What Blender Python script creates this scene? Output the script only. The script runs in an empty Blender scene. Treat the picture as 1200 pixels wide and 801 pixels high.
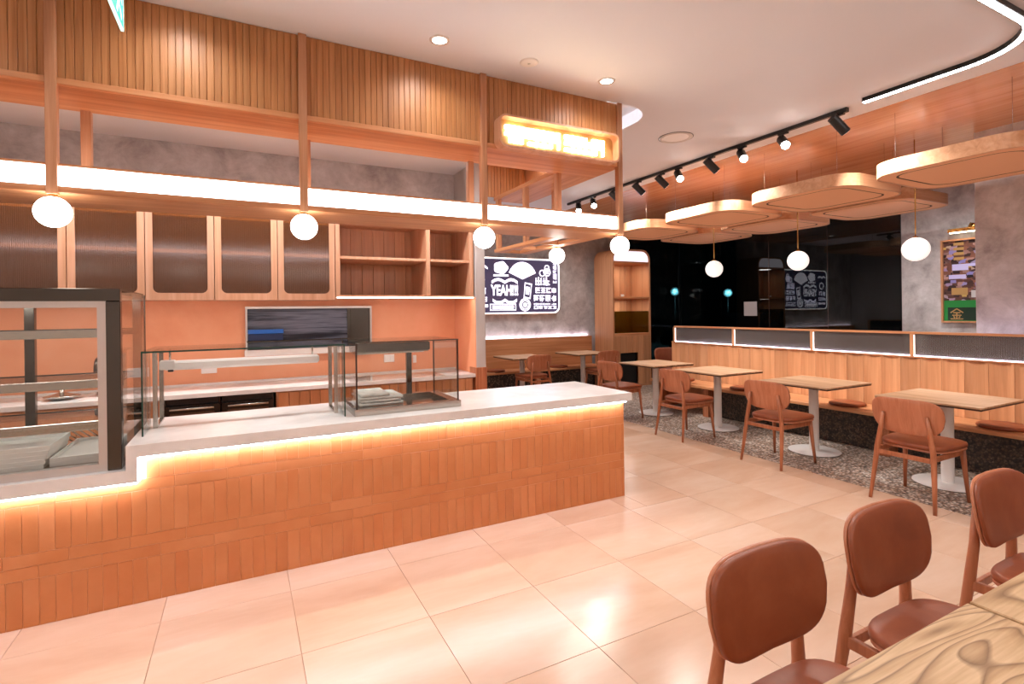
import bpy, bmesh, math, random
from mathutils import Vector, Matrix
random.seed(7)
S = bpy.context.scene
COL = S.collection
PI = math.pi

# ------------------------------------------------------------------ camera
HC = 1.54
cam_d = bpy.data.cameras.new('camera'); cam = bpy.data.objects.new('camera', cam_d); COL.objects.link(cam)
cam_d.sensor_width = 36.0; cam_d.lens = 36.0 * 608.4 / 1200.0
cam_d.shift_y = -(400.5 - 365.0) / 1200.0
cam_d.clip_start = 0.02; cam_d.clip_end = 200
cam.location = (0, 0, HC)
YAW = math.radians(62.6); ROLL = 0.0128
fw = Vector((math.cos(YAW), math.sin(YAW), 0)); rt = Vector((math.sin(YAW), -math.cos(YAW), 0)); up = Vector((0, 0, 1))
r2 = rt * math.cos(ROLL) - up * math.sin(ROLL)
u2 = up * math.cos(ROLL) + rt * math.sin(ROLL)
R3 = Matrix((r2, u2, -fw)).transposed()
cam.rotation_euler = R3.to_euler()
S.camera = cam

# ------------------------------------------------------------------ world, exposure
w = bpy.data.worlds.new('night'); S.world = w; w.use_nodes = True
w.node_tree.nodes['Background'].inputs[0].default_value = (0.012, 0.02, 0.03, 1)
w.node_tree.nodes['Background'].inputs[1].default_value = 0.5
S.view_settings.view_transform = 'Standard'; S.view_settings.look = 'None'
S.view_settings.gamma = 1.0; S.view_settings.use_curve_mapping = False
S.view_settings.exposure = 0.2
S.cycles.max_bounces = 8; S.cycles.diffuse_bounces = 5; S.cycles.glossy_bounces = 3; S.cycles.transmission_bounces = 4; S.cycles.transparent_max_bounces = 12
S.cycles.caustics_reflective = False; S.cycles.caustics_refractive = False

# light levels (the lamps themselves are built further down, each in its fixture)
L_DOWN = 36.0      # downlight, W
L_TRACK = 130.0     # track head, W
E_BOX = 7.0        # light box strip
E_GLOBE = 11.0
E_LED = 48.0       # LED tape under the worktop
E_LINE = 22.0       # linear ceiling profile
E_BENCH = 6.0
E_SIGN = 1.5

# ------------------------------------------------------------------ materials
def lin(c):
    if isinstance(c, str):
        c = [int(c[i:i+2], 16) / 255 for i in (0, 2, 4)]
    return tuple((v / 12.92 if v <= 0.04045 else ((v + 0.055) / 1.055) ** 2.4) for v in c) + (1,)

def newmat(name):
    m = bpy.data.materials.new(name); m.use_nodes = True
    nt = m.node_tree; b = nt.nodes['Principled BSDF']
    return m, nt, b

def N(nt, t, **kw):
    n = nt.nodes.new(t)
    for k, v in kw.items():
        if k.startswith('i_'):
            key = k[2:]; key = int(key) if key.isdigit() else key
            n.inputs[key].default_value = v
        else: setattr(n, k, v)
    return n

def plain(name, col, rough=0.5, metal=0.0, spec=0.5, coat=0.0):
    m, nt, b = newmat(name)
    b.inputs['Base Color'].default_value = lin(col); b.inputs['Roughness'].default_value = rough
    b.inputs['Metallic'].default_value = metal; b.inputs['Specular IOR Level'].default_value = spec
    b.inputs['Coat Weight'].default_value = coat
    n = N(nt, 'ShaderNodeTexNoise', i_Scale=60.0, i_Detail=2.0)
    bp = N(nt, 'ShaderNodeBump', i_Strength=0.03, i_Distance=0.01)
    nt.links.new(n.outputs['Fac'], bp.inputs['Height']); nt.links.new(bp.outputs[0], b.inputs['Normal'])
    return m

def emit(name, col, strength):
    m, nt, b = newmat(name)
    b.inputs['Base Color'].default_value = lin(col)
    b.inputs['Emission Color'].default_value = lin(col); b.inputs['Emission Strength'].default_value = strength
    b.inputs['Roughness'].default_value = 0.6
    return m

def coords(nt, rnd=True):
    tc = N(nt, 'ShaderNodeTexCoord')
    if not rnd: return tc.outputs['Object'], None
    oi = N(nt, 'ShaderNodeObjectInfo')
    ml = N(nt, 'ShaderNodeMath', operation='MULTIPLY', i_1=37.0); nt.links.new(oi.outputs['Random'], ml.inputs[0])
    ad = N(nt, 'ShaderNodeVectorMath', operation='ADD')
    nt.links.new(tc.outputs['Object'], ad.inputs[0]); nt.links.new(ml.outputs[0], ad.inputs[1])
    return ad.outputs[0], oi.outputs['Random']

def ramp(nt, stops):
    r = N(nt, 'ShaderNodeValToRGB'); e = r.color_ramp.elements
    while len(e) < len(stops): e.new(0.5)
    for el, (p, c) in zip(e, stops): el.position = p; el.color = lin(c)
    return r

def wood(name, c_dark, c_mid, c_light, axis='z', scale=1.0, rough=0.42, var=0.12, coat=0.0, strong=1.0):
    """long-grain veneer; axis is the direction of the grain"""
    m, nt, b = newmat(name)
    v, rnd = coords(nt)
    mp = N(nt, 'ShaderNodeMapping')
    sc = {'x': (0.9, 22, 22), 'y': (22, 0.9, 22), 'z': (22, 22, 0.9)}[axis]
    mp.inputs['Scale'].default_value = [s * scale for s in sc]
    nt.links.new(v, mp.inputs[0])
    n1 = N(nt, 'ShaderNodeTexNoise', i_Scale=1.0, i_Detail=6.0, i_Roughness=0.62, i_Distortion=0.7)
    nt.links.new(mp.outputs[0], n1.inputs['Vector'])
    r = ramp(nt, [(0.5 - 0.2 / strong, c_dark), (0.5, c_mid), (0.5 + 0.2 / strong, c_light)])
    nt.links.new(n1.outputs['Fac'], r.inputs[0])
    hsv = N(nt, 'ShaderNodeHueSaturation')
    mr = N(nt, 'ShaderNodeMapRange', i_3=1 - var, i_4=1 + var)
    nt.links.new(rnd, mr.inputs[0]); nt.links.new(mr.outputs[0], hsv.inputs['Value'])
    nt.links.new(r.outputs[0], hsv.inputs['Color']); nt.links.new(hsv.outputs[0], b.inputs['Base Color'])
    b.inputs['Roughness'].default_value = rough; b.inputs['Coat Weight'].default_value = coat; b.inputs['Coat Roughness'].default_value = 0.12
    bp = N(nt, 'ShaderNodeBump', i_Strength=0.12, i_Distance=0.002)
    nt.links.new(n1.outputs['Fac'], bp.inputs['Height']); nt.links.new(bp.outputs[0], b.inputs['Normal'])
    return m

def blotch(name, cols, scale, rough=0.6, detail=6, bump=0.1, rndvar=0.0, stretch=(1, 1, 1), coat=0.0, rough2=0.6, span=0.4):
    m, nt, b = newmat(name)
    v, rnd = coords(nt, True)
    mp = N(nt, 'ShaderNodeMapping'); mp.inputs['Scale'].default_value = stretch; nt.links.new(v, mp.inputs[0])
    n = N(nt, 'ShaderNodeTexNoise', i_Scale=scale, i_Detail=detail, i_Roughness=rough2, i_Distortion=0.3)
    nt.links.new(mp.outputs[0], n.inputs['Vector'])
    k = len(cols)
    r = ramp(nt, [(0.5 - span / 2 + span * i / (k - 1), c) for i, c in enumerate(cols)])
    nt.links.new(n.outputs['Fac'], r.inputs[0])
    out = r.outputs[0]
    if rndvar:
        hsv = N(nt, 'ShaderNodeHueSaturation'); mr = N(nt, 'ShaderNodeMapRange', i_3=1 - rndvar, i_4=1 + rndvar)
        nt.links.new(rnd, mr.inputs[0]); nt.links.new(mr.outputs[0], hsv.inputs['Value'])
        nt.links.new(out, hsv.inputs['Color']); out = hsv.outputs[0]
    nt.links.new(out, b.inputs['Base Color'])
    b.inputs['Roughness'].default_value = rough; b.inputs['Coat Weight'].default_value = coat; b.inputs['Coat Roughness'].default_value = 0.15
    if bump:
        bp = N(nt, 'ShaderNodeBump', i_Strength=bump, i_Distance=0.01)
        nt.links.new(n.outputs['Fac'], bp.inputs['Height']); nt.links.new(bp.outputs[0], b.inputs['Normal'])
    return m

def glass(name, tint, refl=0.1, rough=0.0):
    m, nt, b = newmat(name); nt.nodes.remove(b)
    out = nt.nodes['Material Output']
    tr = N(nt, 'ShaderNodeBsdfTransparent'); tr.inputs[0].default_value = lin(tint)
    gl = N(nt, 'ShaderNodeBsdfGlossy'); gl.inputs['Roughness'].default_value = rough
    lw = N(nt, 'ShaderNodeLayerWeight', i_Blend=0.5)
    pw = N(nt, 'ShaderNodeMath', operation='POWER', i_1=4.0); nt.links.new(lw.outputs['Facing'], pw.inputs[0])
    ml = N(nt, 'ShaderNodeMath', operation='MULTIPLY', i_1=0.7); nt.links.new(pw.outputs[0], ml.inputs[0])
    ad = N(nt, 'ShaderNodeMath', operation='ADD', i_1=refl + 0.02, use_clamp=True); nt.links.new(ml.outputs[0], ad.inputs[0])
    mx = N(nt, 'ShaderNodeMixShader')
    nt.links.new(ad.outputs[0], mx.inputs[0]); nt.links.new(tr.outputs[0], mx.inputs[1]); nt.links.new(gl.outputs[0], mx.inputs[2])
    nt.links.new(mx.outputs[0], out.inputs[0])
    return m

def fluted(name, tint, body, axis, pitch=0.012, solid=0.45, refl=0.10):
    """reeded glass: tinted see-through, a cloudy body and a rippled gloss"""
    m, nt, b = newmat(name); nt.nodes.remove(b); out = nt.nodes['Material Output']
    tc = N(nt, 'ShaderNodeTexCoord')
    wv = N(nt, 'ShaderNodeTexWave', bands_direction=axis.upper(), wave_profile='SIN'); wv.inputs['Scale'].default_value = 0.314 / pitch
    nt.links.new(tc.outputs['Object'], wv.inputs['Vector'])
    bp = N(nt, 'ShaderNodeBump', i_Strength=0.6, i_Distance=0.004); nt.links.new(wv.outputs['Fac'], bp.inputs['Height'])
    tr = N(nt, 'ShaderNodeBsdfTransparent'); tr.inputs[0].default_value = lin(tint)
    df = N(nt, 'ShaderNodeBsdfDiffuse'); df.inputs[0].default_value = lin(body)
    gl = N(nt, 'ShaderNodeBsdfGlossy'); gl.inputs['Roughness'].default_value = 0.12; nt.links.new(bp.outputs[0], gl.inputs['Normal'])
    m1 = N(nt, 'ShaderNodeMixShader', i_0=solid); m2 = N(nt, 'ShaderNodeMixShader', i_0=refl)
    nt.links.new(tr.outputs[0], m1.inputs[1]); nt.links.new(df.outputs[0], m1.inputs[2])
    nt.links.new(m1.outputs[0], m2.inputs[1]); nt.links.new(gl.outputs[0], m2.inputs[2]); nt.links.new(m2.outputs[0], out.inputs[0])
    return m

M = {}
M['wood_v'] = wood('oak_veneer_upright', 'ad7650', 'c38b62', 'd09a72', 'z', 0.7, strong=0.8)
M['wood_x'] = wood('oak_veneer_along', 'ad7048', 'c3865a', 'd29a70', 'x', 0.8)
M['wood_y'] = wood('oak_veneer_across', 'ad7048', 'c3865a', 'd29a70', 'y', 0.8)
M['slat'] = wood('oak_slat', '9a6234', 'b57b4a', 'c58c5c', 'z', 1.4, var=0.07)
M['post'] = wood('oak_post', 'a06a48', 'bd8660', 'cd9a78', 'z', 1.2)
M['ceil_wood'] = wood('polished_veneer_ceiling', 'be8258', 'cf956a', 'd9a47a', 'y', 0.5, rough=0.26, coat=0.4)
M['cab'] = wood('pale_oak', 'ba8664', 'c99575', 'd4a387', 'z', 0.8, rough=0.5, var=0.05)
M['chairwood'] = wood('stained_beech', '8e5234', 'aa6744', 'bb7a58', 'z', 1.3, rough=0.38, var=0.1)
M['chairply'] = wood('stained_ply', 'a4623e', 'b97452', 'c58262', 'z', 0.9, rough=0.35, var=0.08, coat=0.2)
M['tabletop'] = wood('oak_tabletop', '9c7448', 'c39a6c', 'd8b488', 'y', 0.6, rough=0.5, var=0.06, strong=1.2)
M['tablefar'] = wood('oak_tabletop_matt', '9a7350', 'bd9673', 'd2b08e', 'y', 0.8, rough=0.5, var=0.06)
M['panel_in'] = plain('peach_felt', 'efbb90', 0.8)
M['panel_side'] = wood('birch_edge', 'b8845c', 'c99670', 'd5a684', 'x', 0.8, rough=0.4, var=0.05)
M['groove'] = plain('dark_groove', '4e2c18', 0.8)
M['tile'] = blotch('terracotta_glazed_tile', ['c27442', 'c97e4b', 'd08857'], 3.0, rough=0.32, rndvar=0.03, bump=0.03)
M['grout'] = plain('terracotta_grout', 'e2aa84', 0.9)
M['stone'] = blotch('white_stone_worktop', ['d9d5d3', 'e8e5e4', 'f2f0ef'], 2.2, rough=0.22, bump=0.0)
M['orange'] = blotch('terracotta_render', ['e2976f', 'e8a27b', 'eca985'], 2.0, rough=0.55, bump=0.03)
M['concrete'] = blotch('mottled_concrete', ['918a89', 'aba5a4', 'bcb7b6', 'cdc9c9'], 3.6, rough=0.6, detail=9, bump=0.06, rough2=0.68, span=0.36)
M['concrete2'] = blotch('smooth_concrete', ['a8a2a0', 'bab5b3', 'cac5c4'], 1.8, rough=0.6, detail=8, bump=0.05, stretch=(1, 1, 0.4))
M['white'] = plain('white_paint', 'f3efec', 0.75)
M['ceil'] = plain('white_ceiling_paint', 'dfe1e8', 0.7)
M['floor'] = blotch('sandstone_tile', ['cba78c', 'd3b197', 'dabba3', 'e0c5b0'], 1.3, rough=0.22, rndvar=0.03, bump=0.01, stretch=(0.5, 1.6, 1), detail=5)
M['joint'] = plain('tile_joint', 'c9a080', 0.8)
M['leather'] = blotch('tan_leather', ['7f3f24', '8f4a2c', '9a5434'], 6.0, rough=0.42, bump=0.05)
M['leather_back'] = blotch('tan_leather_pad', ['7c3a1c', '8a4423', '96502e'], 5.0, rough=0.42, bump=0.05)
M['black'] = plain('black_metal', '141416', 0.35)
M['blackedge'] = plain('dark_edge_band', '3a241a', 0.5)
M['steel'] = plain('brushed_steel', 'b9b2aa', 0.24, 1.0)
M['darksteel'] = plain('dark_polished_steel', '5c5853', 0.2, 1.0)
M['alu'] = plain('pale_aluminium', 'cfc8c4', 0.35, 0.6)
M['whitemetal'] = plain('white_powder_coat', 'e6e0dc', 0.4)
M['brass'] = plain('brass', 'c79a55', 0.25, 1.0)
M['rubber'] = plain('black_rubber', '101010', 0.6)
M['glass'] = glass('clear_glass', 'fafcfb', 0.015)
M['glass_edge'] = plain('green_glass_edge', '123a30', 0.15)
M['nightglass'] = glass('dark_shopfront_glass', '8fa8a8', 0.035)
M['olive'] = glass('olive_tinted_glass', 'a09a58', 0.03)
M['flute'] = fluted('brown_fluted_glass', 'a07850', '74482c', 'x', refl=0.07)
M['flute_y'] = fluted('smoked_fluted_glass', '9a9690', '6e6866', 'y', solid=0.35)
M['box'] = emit('light_box_face', 'fbfaff', E_BOX)
M['globe'] = emit('opal_globe', 'fff8f0', E_GLOBE)
M['globe2'] = emit('opal_pendant', 'f4f0ec', 0.75)
M['led'] = emit('led_tape_white', 'e8ecff', E_LED)
M['line'] = emit('linear_diffuser', 'ffffff', E_LINE)
M['bled'] = emit('cool_led_tape', 'f6eaff', E_BENCH)
M['bled2'] = emit('violet_led_tape', 'f0e2ff', 40.0)
M['bled3'] = emit('soft_led_tape', 'ffeae0', 1.6)
M['lens'] = emit('lit_lens', 'fff8ee', 14.0)
M['upl'] = emit('added_panel_uplight', 'fff0e4', 3.0)  # for the added glow rings that brighten the veneer ceiling
M['dimlens'] = emit('shaded_lens', 'fff2e0', 1.5)
M['spotlens'] = emit('lit_spot_lens', 'fffaf2', 60.0)
M['signface'] = emit('sign_backing', '4a4262', 0.3)
M['signwhite'] = emit('sign_graphics', 'f4f0ff', E_SIGN)
M['signborder'] = emit('sign_border', 'ffffff', E_SIGN * 1.3)
M['letter'] = emit('lit_letters', 'fff4dc', 4.0)
M['lettergold'] = plain('gold_box_lining', 'c9a268', 0.5)
M['exit'] = emit('exit_green', '1fb894', 0.9)
M['exitw'] = emit('exit_white', 'c8f4ea', 0.8)
M['paper'] = plain('grey_notice_paper', 'c9c4c4', 0.8)
M['blue'] = plain('blue_plastic', '1f62b8', 0.4)
M['cloth'] = blotch('white_cloth', ['cfcac6', 'e4e0dc', 'f0edea'], 14, rough=0.9, bump=0.2)
M['outlet'] = plain('white_switch_plate', 'f2efee', 0.4)
M['asphalt'] = blotch('night_asphalt', ['15181a', '1d2124', '262a2c'], 5, rough=0.7)
M['carpaint'] = plain('dark_blue_car_paint', '16384a', 0.2, 0.2, coat=0.5)
M['brick_night'] = blotch('dark_facade', ['0e1214', '161b1e', '1d2326'], 1.2, rough=0.9)
M['bulb_dim'] = emit('far_street_lamp', 'bfe8f0', 0.7)
M['dishplate'] = plain('white_ceramic', 'f0ece8', 0.3)
M['fridge'] = plain('black_fridge', '1b1a1a', 0.25)
M['fridgeglass'] = glass('fridge_door_glass', '6a6664', 0.12)

def pebble_mat(name, cols):
    m, nt, b = newmat(name)
    tc = N(nt, 'ShaderNodeTexCoord')
    v = N(nt, 'ShaderNodeTexVoronoi', i_Scale=46.0, i_Randomness=1.0); nt.links.new(tc.outputs['Object'], v.inputs['Vector'])
    sep = N(nt, 'ShaderNodeSeparateColor'); nt.links.new(v.outputs['Color'], sep.inputs[0])
    k = len(cols)
    r = ramp(nt, [(i / (k - 1), c) for i, c in enumerate(cols)]); nt.links.new(sep.outputs[0], r.inputs[0])
    d = N(nt, 'ShaderNodeMapRange', i_1=0.35, i_2=0.62, i_3=1.0, i_4=0.35); nt.links.new(v.outputs['Distance'], d.inputs[0])
    mx = N(nt, 'ShaderNodeMix', data_type='RGBA', blend_type='MULTIPLY'); mx.inputs[0].default_value = 1.0
    nt.links.new(r.outputs[0], mx.inputs[6]); nt.links.new(d.outputs[0], mx.inputs[7])
    nt.links.new(mx.outputs[2], b.inputs['Base Color']); b.inputs['Roughness'].default_value = 0.45
    inv = N(nt, 'ShaderNodeMath', operation='SUBTRACT', i_0=1.0); nt.links.new(v.outputs['Distance'], inv.inputs[1])
    bp = N(nt, 'ShaderNodeBump', i_Strength=0.6, i_Distance=0.008); nt.links.new(inv.outputs[0], bp.inputs['Height']); nt.links.new(bp.outputs[0], b.inputs['Normal'])
    return m
M['pebble'] = pebble_mat('exposed_pebble', ['6a5040', 'a88872', 'c0a48e', 'dcc8b8', 'efe4da', '8a6a56'])
M['pebble_dark'] = pebble_mat('dark_pebble', ['1c1612', '3a2c22', '5a4636', '2a201a', '8a7462', '241c16'])

# ------------------------------------------------------------------ mesh helpers
def obj(name, bm, mat, parent=None, smooth=False, world=True):
    """links a bmesh as one object; vertices are given in world space unless the parent is a prototype at the origin"""
    bmesh.ops.recalc_face_normals(bm, faces=bm.faces)
    me = bpy.data.meshes.new(name); bm.to_mesh(me); bm.free()
    if smooth:
        for p in me.polygons: p.use_smooth = True
    o = bpy.data.objects.new(name, me); COL.objects.link(o)
    if mat is not None: me.materials.append(M[mat] if isinstance(mat, str) else mat)
    if parent is not None:
        o.parent = parent; off = wloc(parent)
        me.transform(Matrix.Translation(-off))
    else:
        c = [sum((v.co[i] for v in me.vertices), 0.0) / max(1, len(me.vertices)) for i in range(2)]
        z = min(v.co.z for v in me.vertices)
        off = Vector((c[0], c[1], z)); me.transform(Matrix.Translation(-off)); o.location = off
    return o

def wloc(o):
    v = Vector(o.location)
    while o.parent: o = o.parent; v += Vector(o.location)
    return v

def tag(o, label=None, cat=None, group=None, kind=None):
    if label: o['label'] = label
    if cat: o['category'] = cat
    if group: o['group'] = group
    if kind: o['kind'] = kind
    return o

def thing(name, label, cat, loc=(0, 0, 0), group=None):
    o = bpy.data.objects.new(name, None); o.empty_display_size = 0.1; COL.objects.link(o); o.location = loc
    return tag(o, label, cat, group)

def bx(bm, x0, x1, y0, y1, z0, z1, bev=0.0):
    r = bmesh.ops.create_cube(bm, size=1.0)
    vs = r['verts']
    for v in vs:
        v.co = Vector(((x0 + x1) / 2 + v.co.x * (x1 - x0), (y0 + y1) / 2 + v.co.y * (y1 - y0), (z0 + z1) / 2 + v.co.z * (z1 - z0)))
    if bev > 0:
        es = list({e for v in vs for e in v.link_edges})
        bmesh.ops.bevel(bm, geom=es, offset=bev, segments=1, affect='EDGES')
    return bm

def box(name, x0, x1, y0, y1, z0, z1, mat, parent=None, bev=0.003):
    return obj(name, bx(bmesh.new(), x0, x1, y0, y1, z0, z1, bev), mat, parent)

def rrect(w, h, r, n=6, cx=0, cy=0):
    pts = []
    for sx, sy, a0 in ((1, 1, 0), (-1, 1, PI / 2), (-1, -1, PI), (1, -1, 3 * PI / 2)):
        for i in range(n + 1):
            a = a0 + PI / 2 * i / n
            pts.append((cx + sx * (w / 2 - r) + r * math.cos(a), cy + sy * (h / 2 - r) + r * math.sin(a)))
    return pts

AX = {'x': lambda a, b, n: Vector((n, a, b)), 'y': lambda a, b, n: Vector((a, n, b)), 'z': lambda a, b, n: Vector((a, b, n))}

def prism_bm(bm, pts, axis, n0, n1):
    f = AX[axis]
    a = [bm.verts.new(f(p[0], p[1], n0)) for p in pts]; b = [bm.verts.new(f(p[0], p[1], n1)) for p in pts]
    bm.faces.new(a); bm.faces.new(list(reversed(b)))
    k = len(pts)
    for i in range(k): bm.faces.new((a[i], a[(i + 1) % k], b[(i + 1) % k], b[i]))
    return bm

def prism(name, pts, axis, n0, n1, mat, parent=None, smooth=False):
    return obj(name, prism_bm(bmesh.new(), pts, axis, n0, n1), mat, parent, smooth)

def ring_bm(bm, outer, inner, axis, n0, n1):
    f = AX[axis]; k = len(outer)
    L = [[bm.verts.new(f(p[0], p[1], n)) for p in ps] for ps in (outer, inner) for n in (n0, n1)]
    o0, o1, i0, i1 = L
    for i in range(k):
        j = (i + 1) % k
        bm.faces.new((o0[i], o0[j], o1[j], o1[i])); bm.faces.new((i0[j], i0[i], i1[i], i1[j]))
        bm.faces.new((o0[j], o0[i], i0[i], i0[j])); bm.faces.new((o1[i], o1[j], i1[j], i1[i]))
    return bm

def ring(name, outer, inner, axis, n0, n1, mat, parent=None):
    return obj(name, ring_bm(bmesh.new(), outer, inner, axis, n0, n1), mat, parent)

def tube_bm(bm, path, radii, seg=10, caps=True):
    path = [Vector(p) for p in path]
    if not isinstance(radii, (list, tuple)): radii = [radii] * len(path)
    rings = []; prev = None
    for i, p in enumerate(path):
        d = (path[min(i + 1, len(path) - 1)] - path[max(i - 1, 0)]).normalized()
        ref = prev if prev is not None else (Vector((1, 0, 0)) if abs(d.x) < 0.9 else Vector((0, 1, 0)))
        u = (ref - d * ref.dot(d)).normalized(); v = d.cross(u); prev = u
        rings.append([bm.verts.new(p + (u * math.cos(2 * PI * k / seg) + v * math.sin(2 * PI * k / seg)) * radii[i]) for k in range(seg)])
    for a, b in zip(rings, rings[1:]):
        for k in range(seg): bm.faces.new((a[k], a[(k + 1) % seg], b[(k + 1) % seg], b[k]))
    if caps: bm.faces.new(rings[0][::-1]); bm.faces.new(rings[-1])
    return bm

def tube(name, path, radii, mat, parent=None, seg=10):
    return obj(name, tube_bm(bmesh.new(), path, radii, seg), mat, parent, True)

def lathe_bm(bm, prof, c, seg=24, axis='z'):
    c = Vector(c); rings = []
    for r, h in prof:
        if r < 1e-6: rings.append([bm.verts.new(c + AX[axis](0, 0, h))]); continue
        rings.append([bm.verts.new(c + AX[axis](r * math.cos(2 * PI * k / seg), r * math.sin(2 * PI * k / seg), h)) for k in range(seg)])
    for a, b in zip(rings, rings[1:]):
        for k in range(seg):
            j = (k + 1) % seg
            if len(a) == 1 and len(b) == 1: continue
            if len(a) == 1: bm.faces.new((a[0], b[j], b[k]))
            elif len(b) == 1: bm.faces.new((a[k], a[j], b[0]))
            else: bm.faces.new((a[k], a[j], b[j], b[k]))
    return bm

def lathe(name, prof, c, mat, parent=None, seg=24, axis='z', smooth=True):
    return obj(name, lathe_bm(bmesh.new(), prof, c, seg, axis), mat, parent, smooth)

def pad_bm(outline, mapf, t_back, t_front, rings=6, bulge=0.006):
    """closed cushion: outline (2d) scaled inwards in rings, mapped to space by mapf(a, b, n)"""
    bm = bmesh.new(); k = len(outline)
    ca = sum(p[0] for p in outline) / k; cb = sum(p[1] for p in outline) / k
    def layer(s, n): return [bm.verts.new(mapf(ca + (p[0] - ca) * s, cb + (p[1] - cb) * s, n)) for p in outline]
    edge = min(t_front, 0.012)
    seq = [layer(0.975, t_back), layer(1.0, t_back + 0.003), layer(1.0, t_front - edge), layer(0.985, t_front - edge * 0.3), layer(0.95, t_front)]
    for i in range(1, rings):
        s = 0.95 * (1 - i / rings); seq.append(layer(s, t_front + bulge * (1 - (s / 0.95) ** 2)))
    for a, b in zip(seq, seq[1:]):
        for i in range(k): bm.faces.new((a[i], a[(i + 1) % k], b[(i + 1) % k], b[i]))
    c = bm.verts.new(mapf(ca, cb, t_front + bulge)); last = seq[-1]
    for i in range(k): bm.faces.new((last[i], last[(i + 1) % k], c))
    bk = [seq[0]]
    for s in (0.66, 0.33):
        bk.append(layer(s, t_back))
    for a, b in zip(bk, bk[1:]):
        for i in range(k): bm.faces.new((a[(i + 1) % k], a[i], b[i], b[(i + 1) % k]))
    c2 = bm.verts.new(mapf(ca, cb, t_back))
    for i in range(k): bm.faces.new((bk[-1][(i + 1) % k], bk[-1][i], c2))
    return bm

def copy_tree(o, parent=None):
    c = o.copy(); COL.objects.link(c); c.parent = parent
    for ch in list(o.children): copy_tree(ch, c)
    return c

def share(src, name, loc, parent, mat=None, rot=None):
    """another piece with the same mesh"""
    o = bpy.data.objects.new(name, src.data); COL.objects.link(o); o.parent = parent
    o.location = Vector(loc) - (wloc(parent) if parent else Vector())
    if rot: o.rotation_euler = rot
    return o

def light(kind, name, loc, parent, energy, color=(1, 0.95, 0.9), rot=(0, 0, 0), size=0.1, spot=2.0, blend=0.6, spread=None):
    l = bpy.data.lights.new(name, kind); l.energy = energy; l.color = color
    if kind == 'SPOT': l.spot_size = spot; l.spot_blend = blend; l.shadow_soft_size = size
    elif kind == 'AREA':
        l.shape = 'DISK'; l.size = size
        if spread: l.spread = spread
    else: l.shadow_soft_size = size
    o = bpy.data.objects.new(name, l); COL.objects.link(o); o.parent = parent
    o.location = Vector(loc) - (wloc(parent) if parent else Vector()); o.rotation_euler = rot
    return o

# ================================================================== SETTING
ZC = 3.284; YC = 3.409; XE = 2.80
fl = tag(box('floor', -3.0, 4.712, -2.5, 9.0, -0.1, -0.006, 'joint', bev=0), kind='structure')
# grid of square sandstone tiles (joints at X = .22 + .605 k, Y = 3.145 - .602 k)
TP = 0.605; proto = None; cnt = 0
GX0 = 0.219 - TP * 4
bmt = bx(bmesh.new(), -TP / 2 + .0012, TP / 2 - .0012, -TP / 2 + .0012, TP / 2 - .0012, -0.006, 0.0, 0.001)
cols = [GX0 + TP * i for i in range(0, 12)]
def floor_tile(x0, x1, y0, y1):
    global proto
    full = abs(x1 - x0 - TP) < 1e-4 and abs(y1 - y0 - TP) < 1e-4
    if full:
        if proto is None:
            proto = obj('floor_tile', bmt, 'floor', fl, world=True)
            proto.location = Vector(((x0 + x1) / 2, (y0 + y1) / 2, 0)) - wloc(fl); proto.data.transform(Matrix.Translation(wloc(fl)))
        else: share(proto, 'floor_tile', ((x0 + x1) / 2, (y0 + y1) / 2, 0), fl)
    else: box('floor_tile', x0 + .0012, x1 - .0012, y0 + .0012, y1 - .0012, -0.006, 0, 'floor', fl, 0.001)
for xa in cols:
    xb = min(xa + TP, 4.712)
    if xb - xa < 0.05: continue
    for j in range(0, 5):                       # in front of the counter, towards the camera
        yb = 3.145 - TP * j; floor_tile(xa, xb, yb - TP, yb)
    if xa < XE - 0.1:
        floor_tile(xa, min(xb, XE), 3.145, 3.42)  # cut border row along the counter
        if xb > XE + 0.05: floor_tile(XE, xb, 3.145, 3.75)
    if xb > XE:
        xs = max(xa, XE) if xa < XE else xa
        for j in range(0, 9):
            yb = 3.145 + TP * j
            if xa < XE - 0.1 and j == 0: continue
            if xb - xs > 0.05: floor_tile(xs, xb, yb, yb + TP)
fp = tag(box('floor_pebble', 4.712, 9.15, -2.5, 9.0, -0.1, 0.0, 'pebble', bev=0), kind='structure')

# ceilings: white plasterboard with a rounded cove, veneer field, lower kitchen ceiling
def ceiling_mesh():
    bm = bmesh.new()
    bx(bm, -3.0, 4.99, -2.5, 3.463, ZC, ZC + 0.12); bx(bm, 3.27, 4.99, 3.463, 9.0, ZC, ZC + 0.12)
    bx(bm, -3.0, 2.72, 3.463, 9.0, ZC, ZC + 0.12); bx(bm, 2.72, 3.27, 4.1, 9.0, ZC, ZC + 0.12)
    bx(bm, 2.72, 3.27, 3.463, 4.1, ZC + 0.12, ZC + 0.2)
    return bm
ceiling = tag(obj('ceiling', ceiling_mesh(), 'ceil'), kind='structure')
# rounded corner fillet of the cove
cpts = [(3.27, 3.463)] + [(2.95 + 0.32 * math.cos(a), 3.783 - 0.32 * math.sin(a)) for a in [i * PI / 2 / 8 for i in range(9)]][0:9]
prism('cove_corner', cpts, 'z', ZC, ZC + 0.12, 'ceil', ceiling)
box('cove_light', 2.74, 2.76, 3.6, 4.08, ZC + .02, ZC + .10, emit('cove_led', 'ffffff', 12.0), ceiling, 0)
tag(box('ceiling_wood', 4.99, 9.15, -2.5, 9.0, ZC - 0.004, ZC + 0.12, 'ceil_wood', bev=0), kind='structure')
tag(box('ceiling_kitchen', -3.0, 2.222, 3.92, 5.73, 3.155, 3.25, 'ceil', bev=0), kind='structure')

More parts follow.
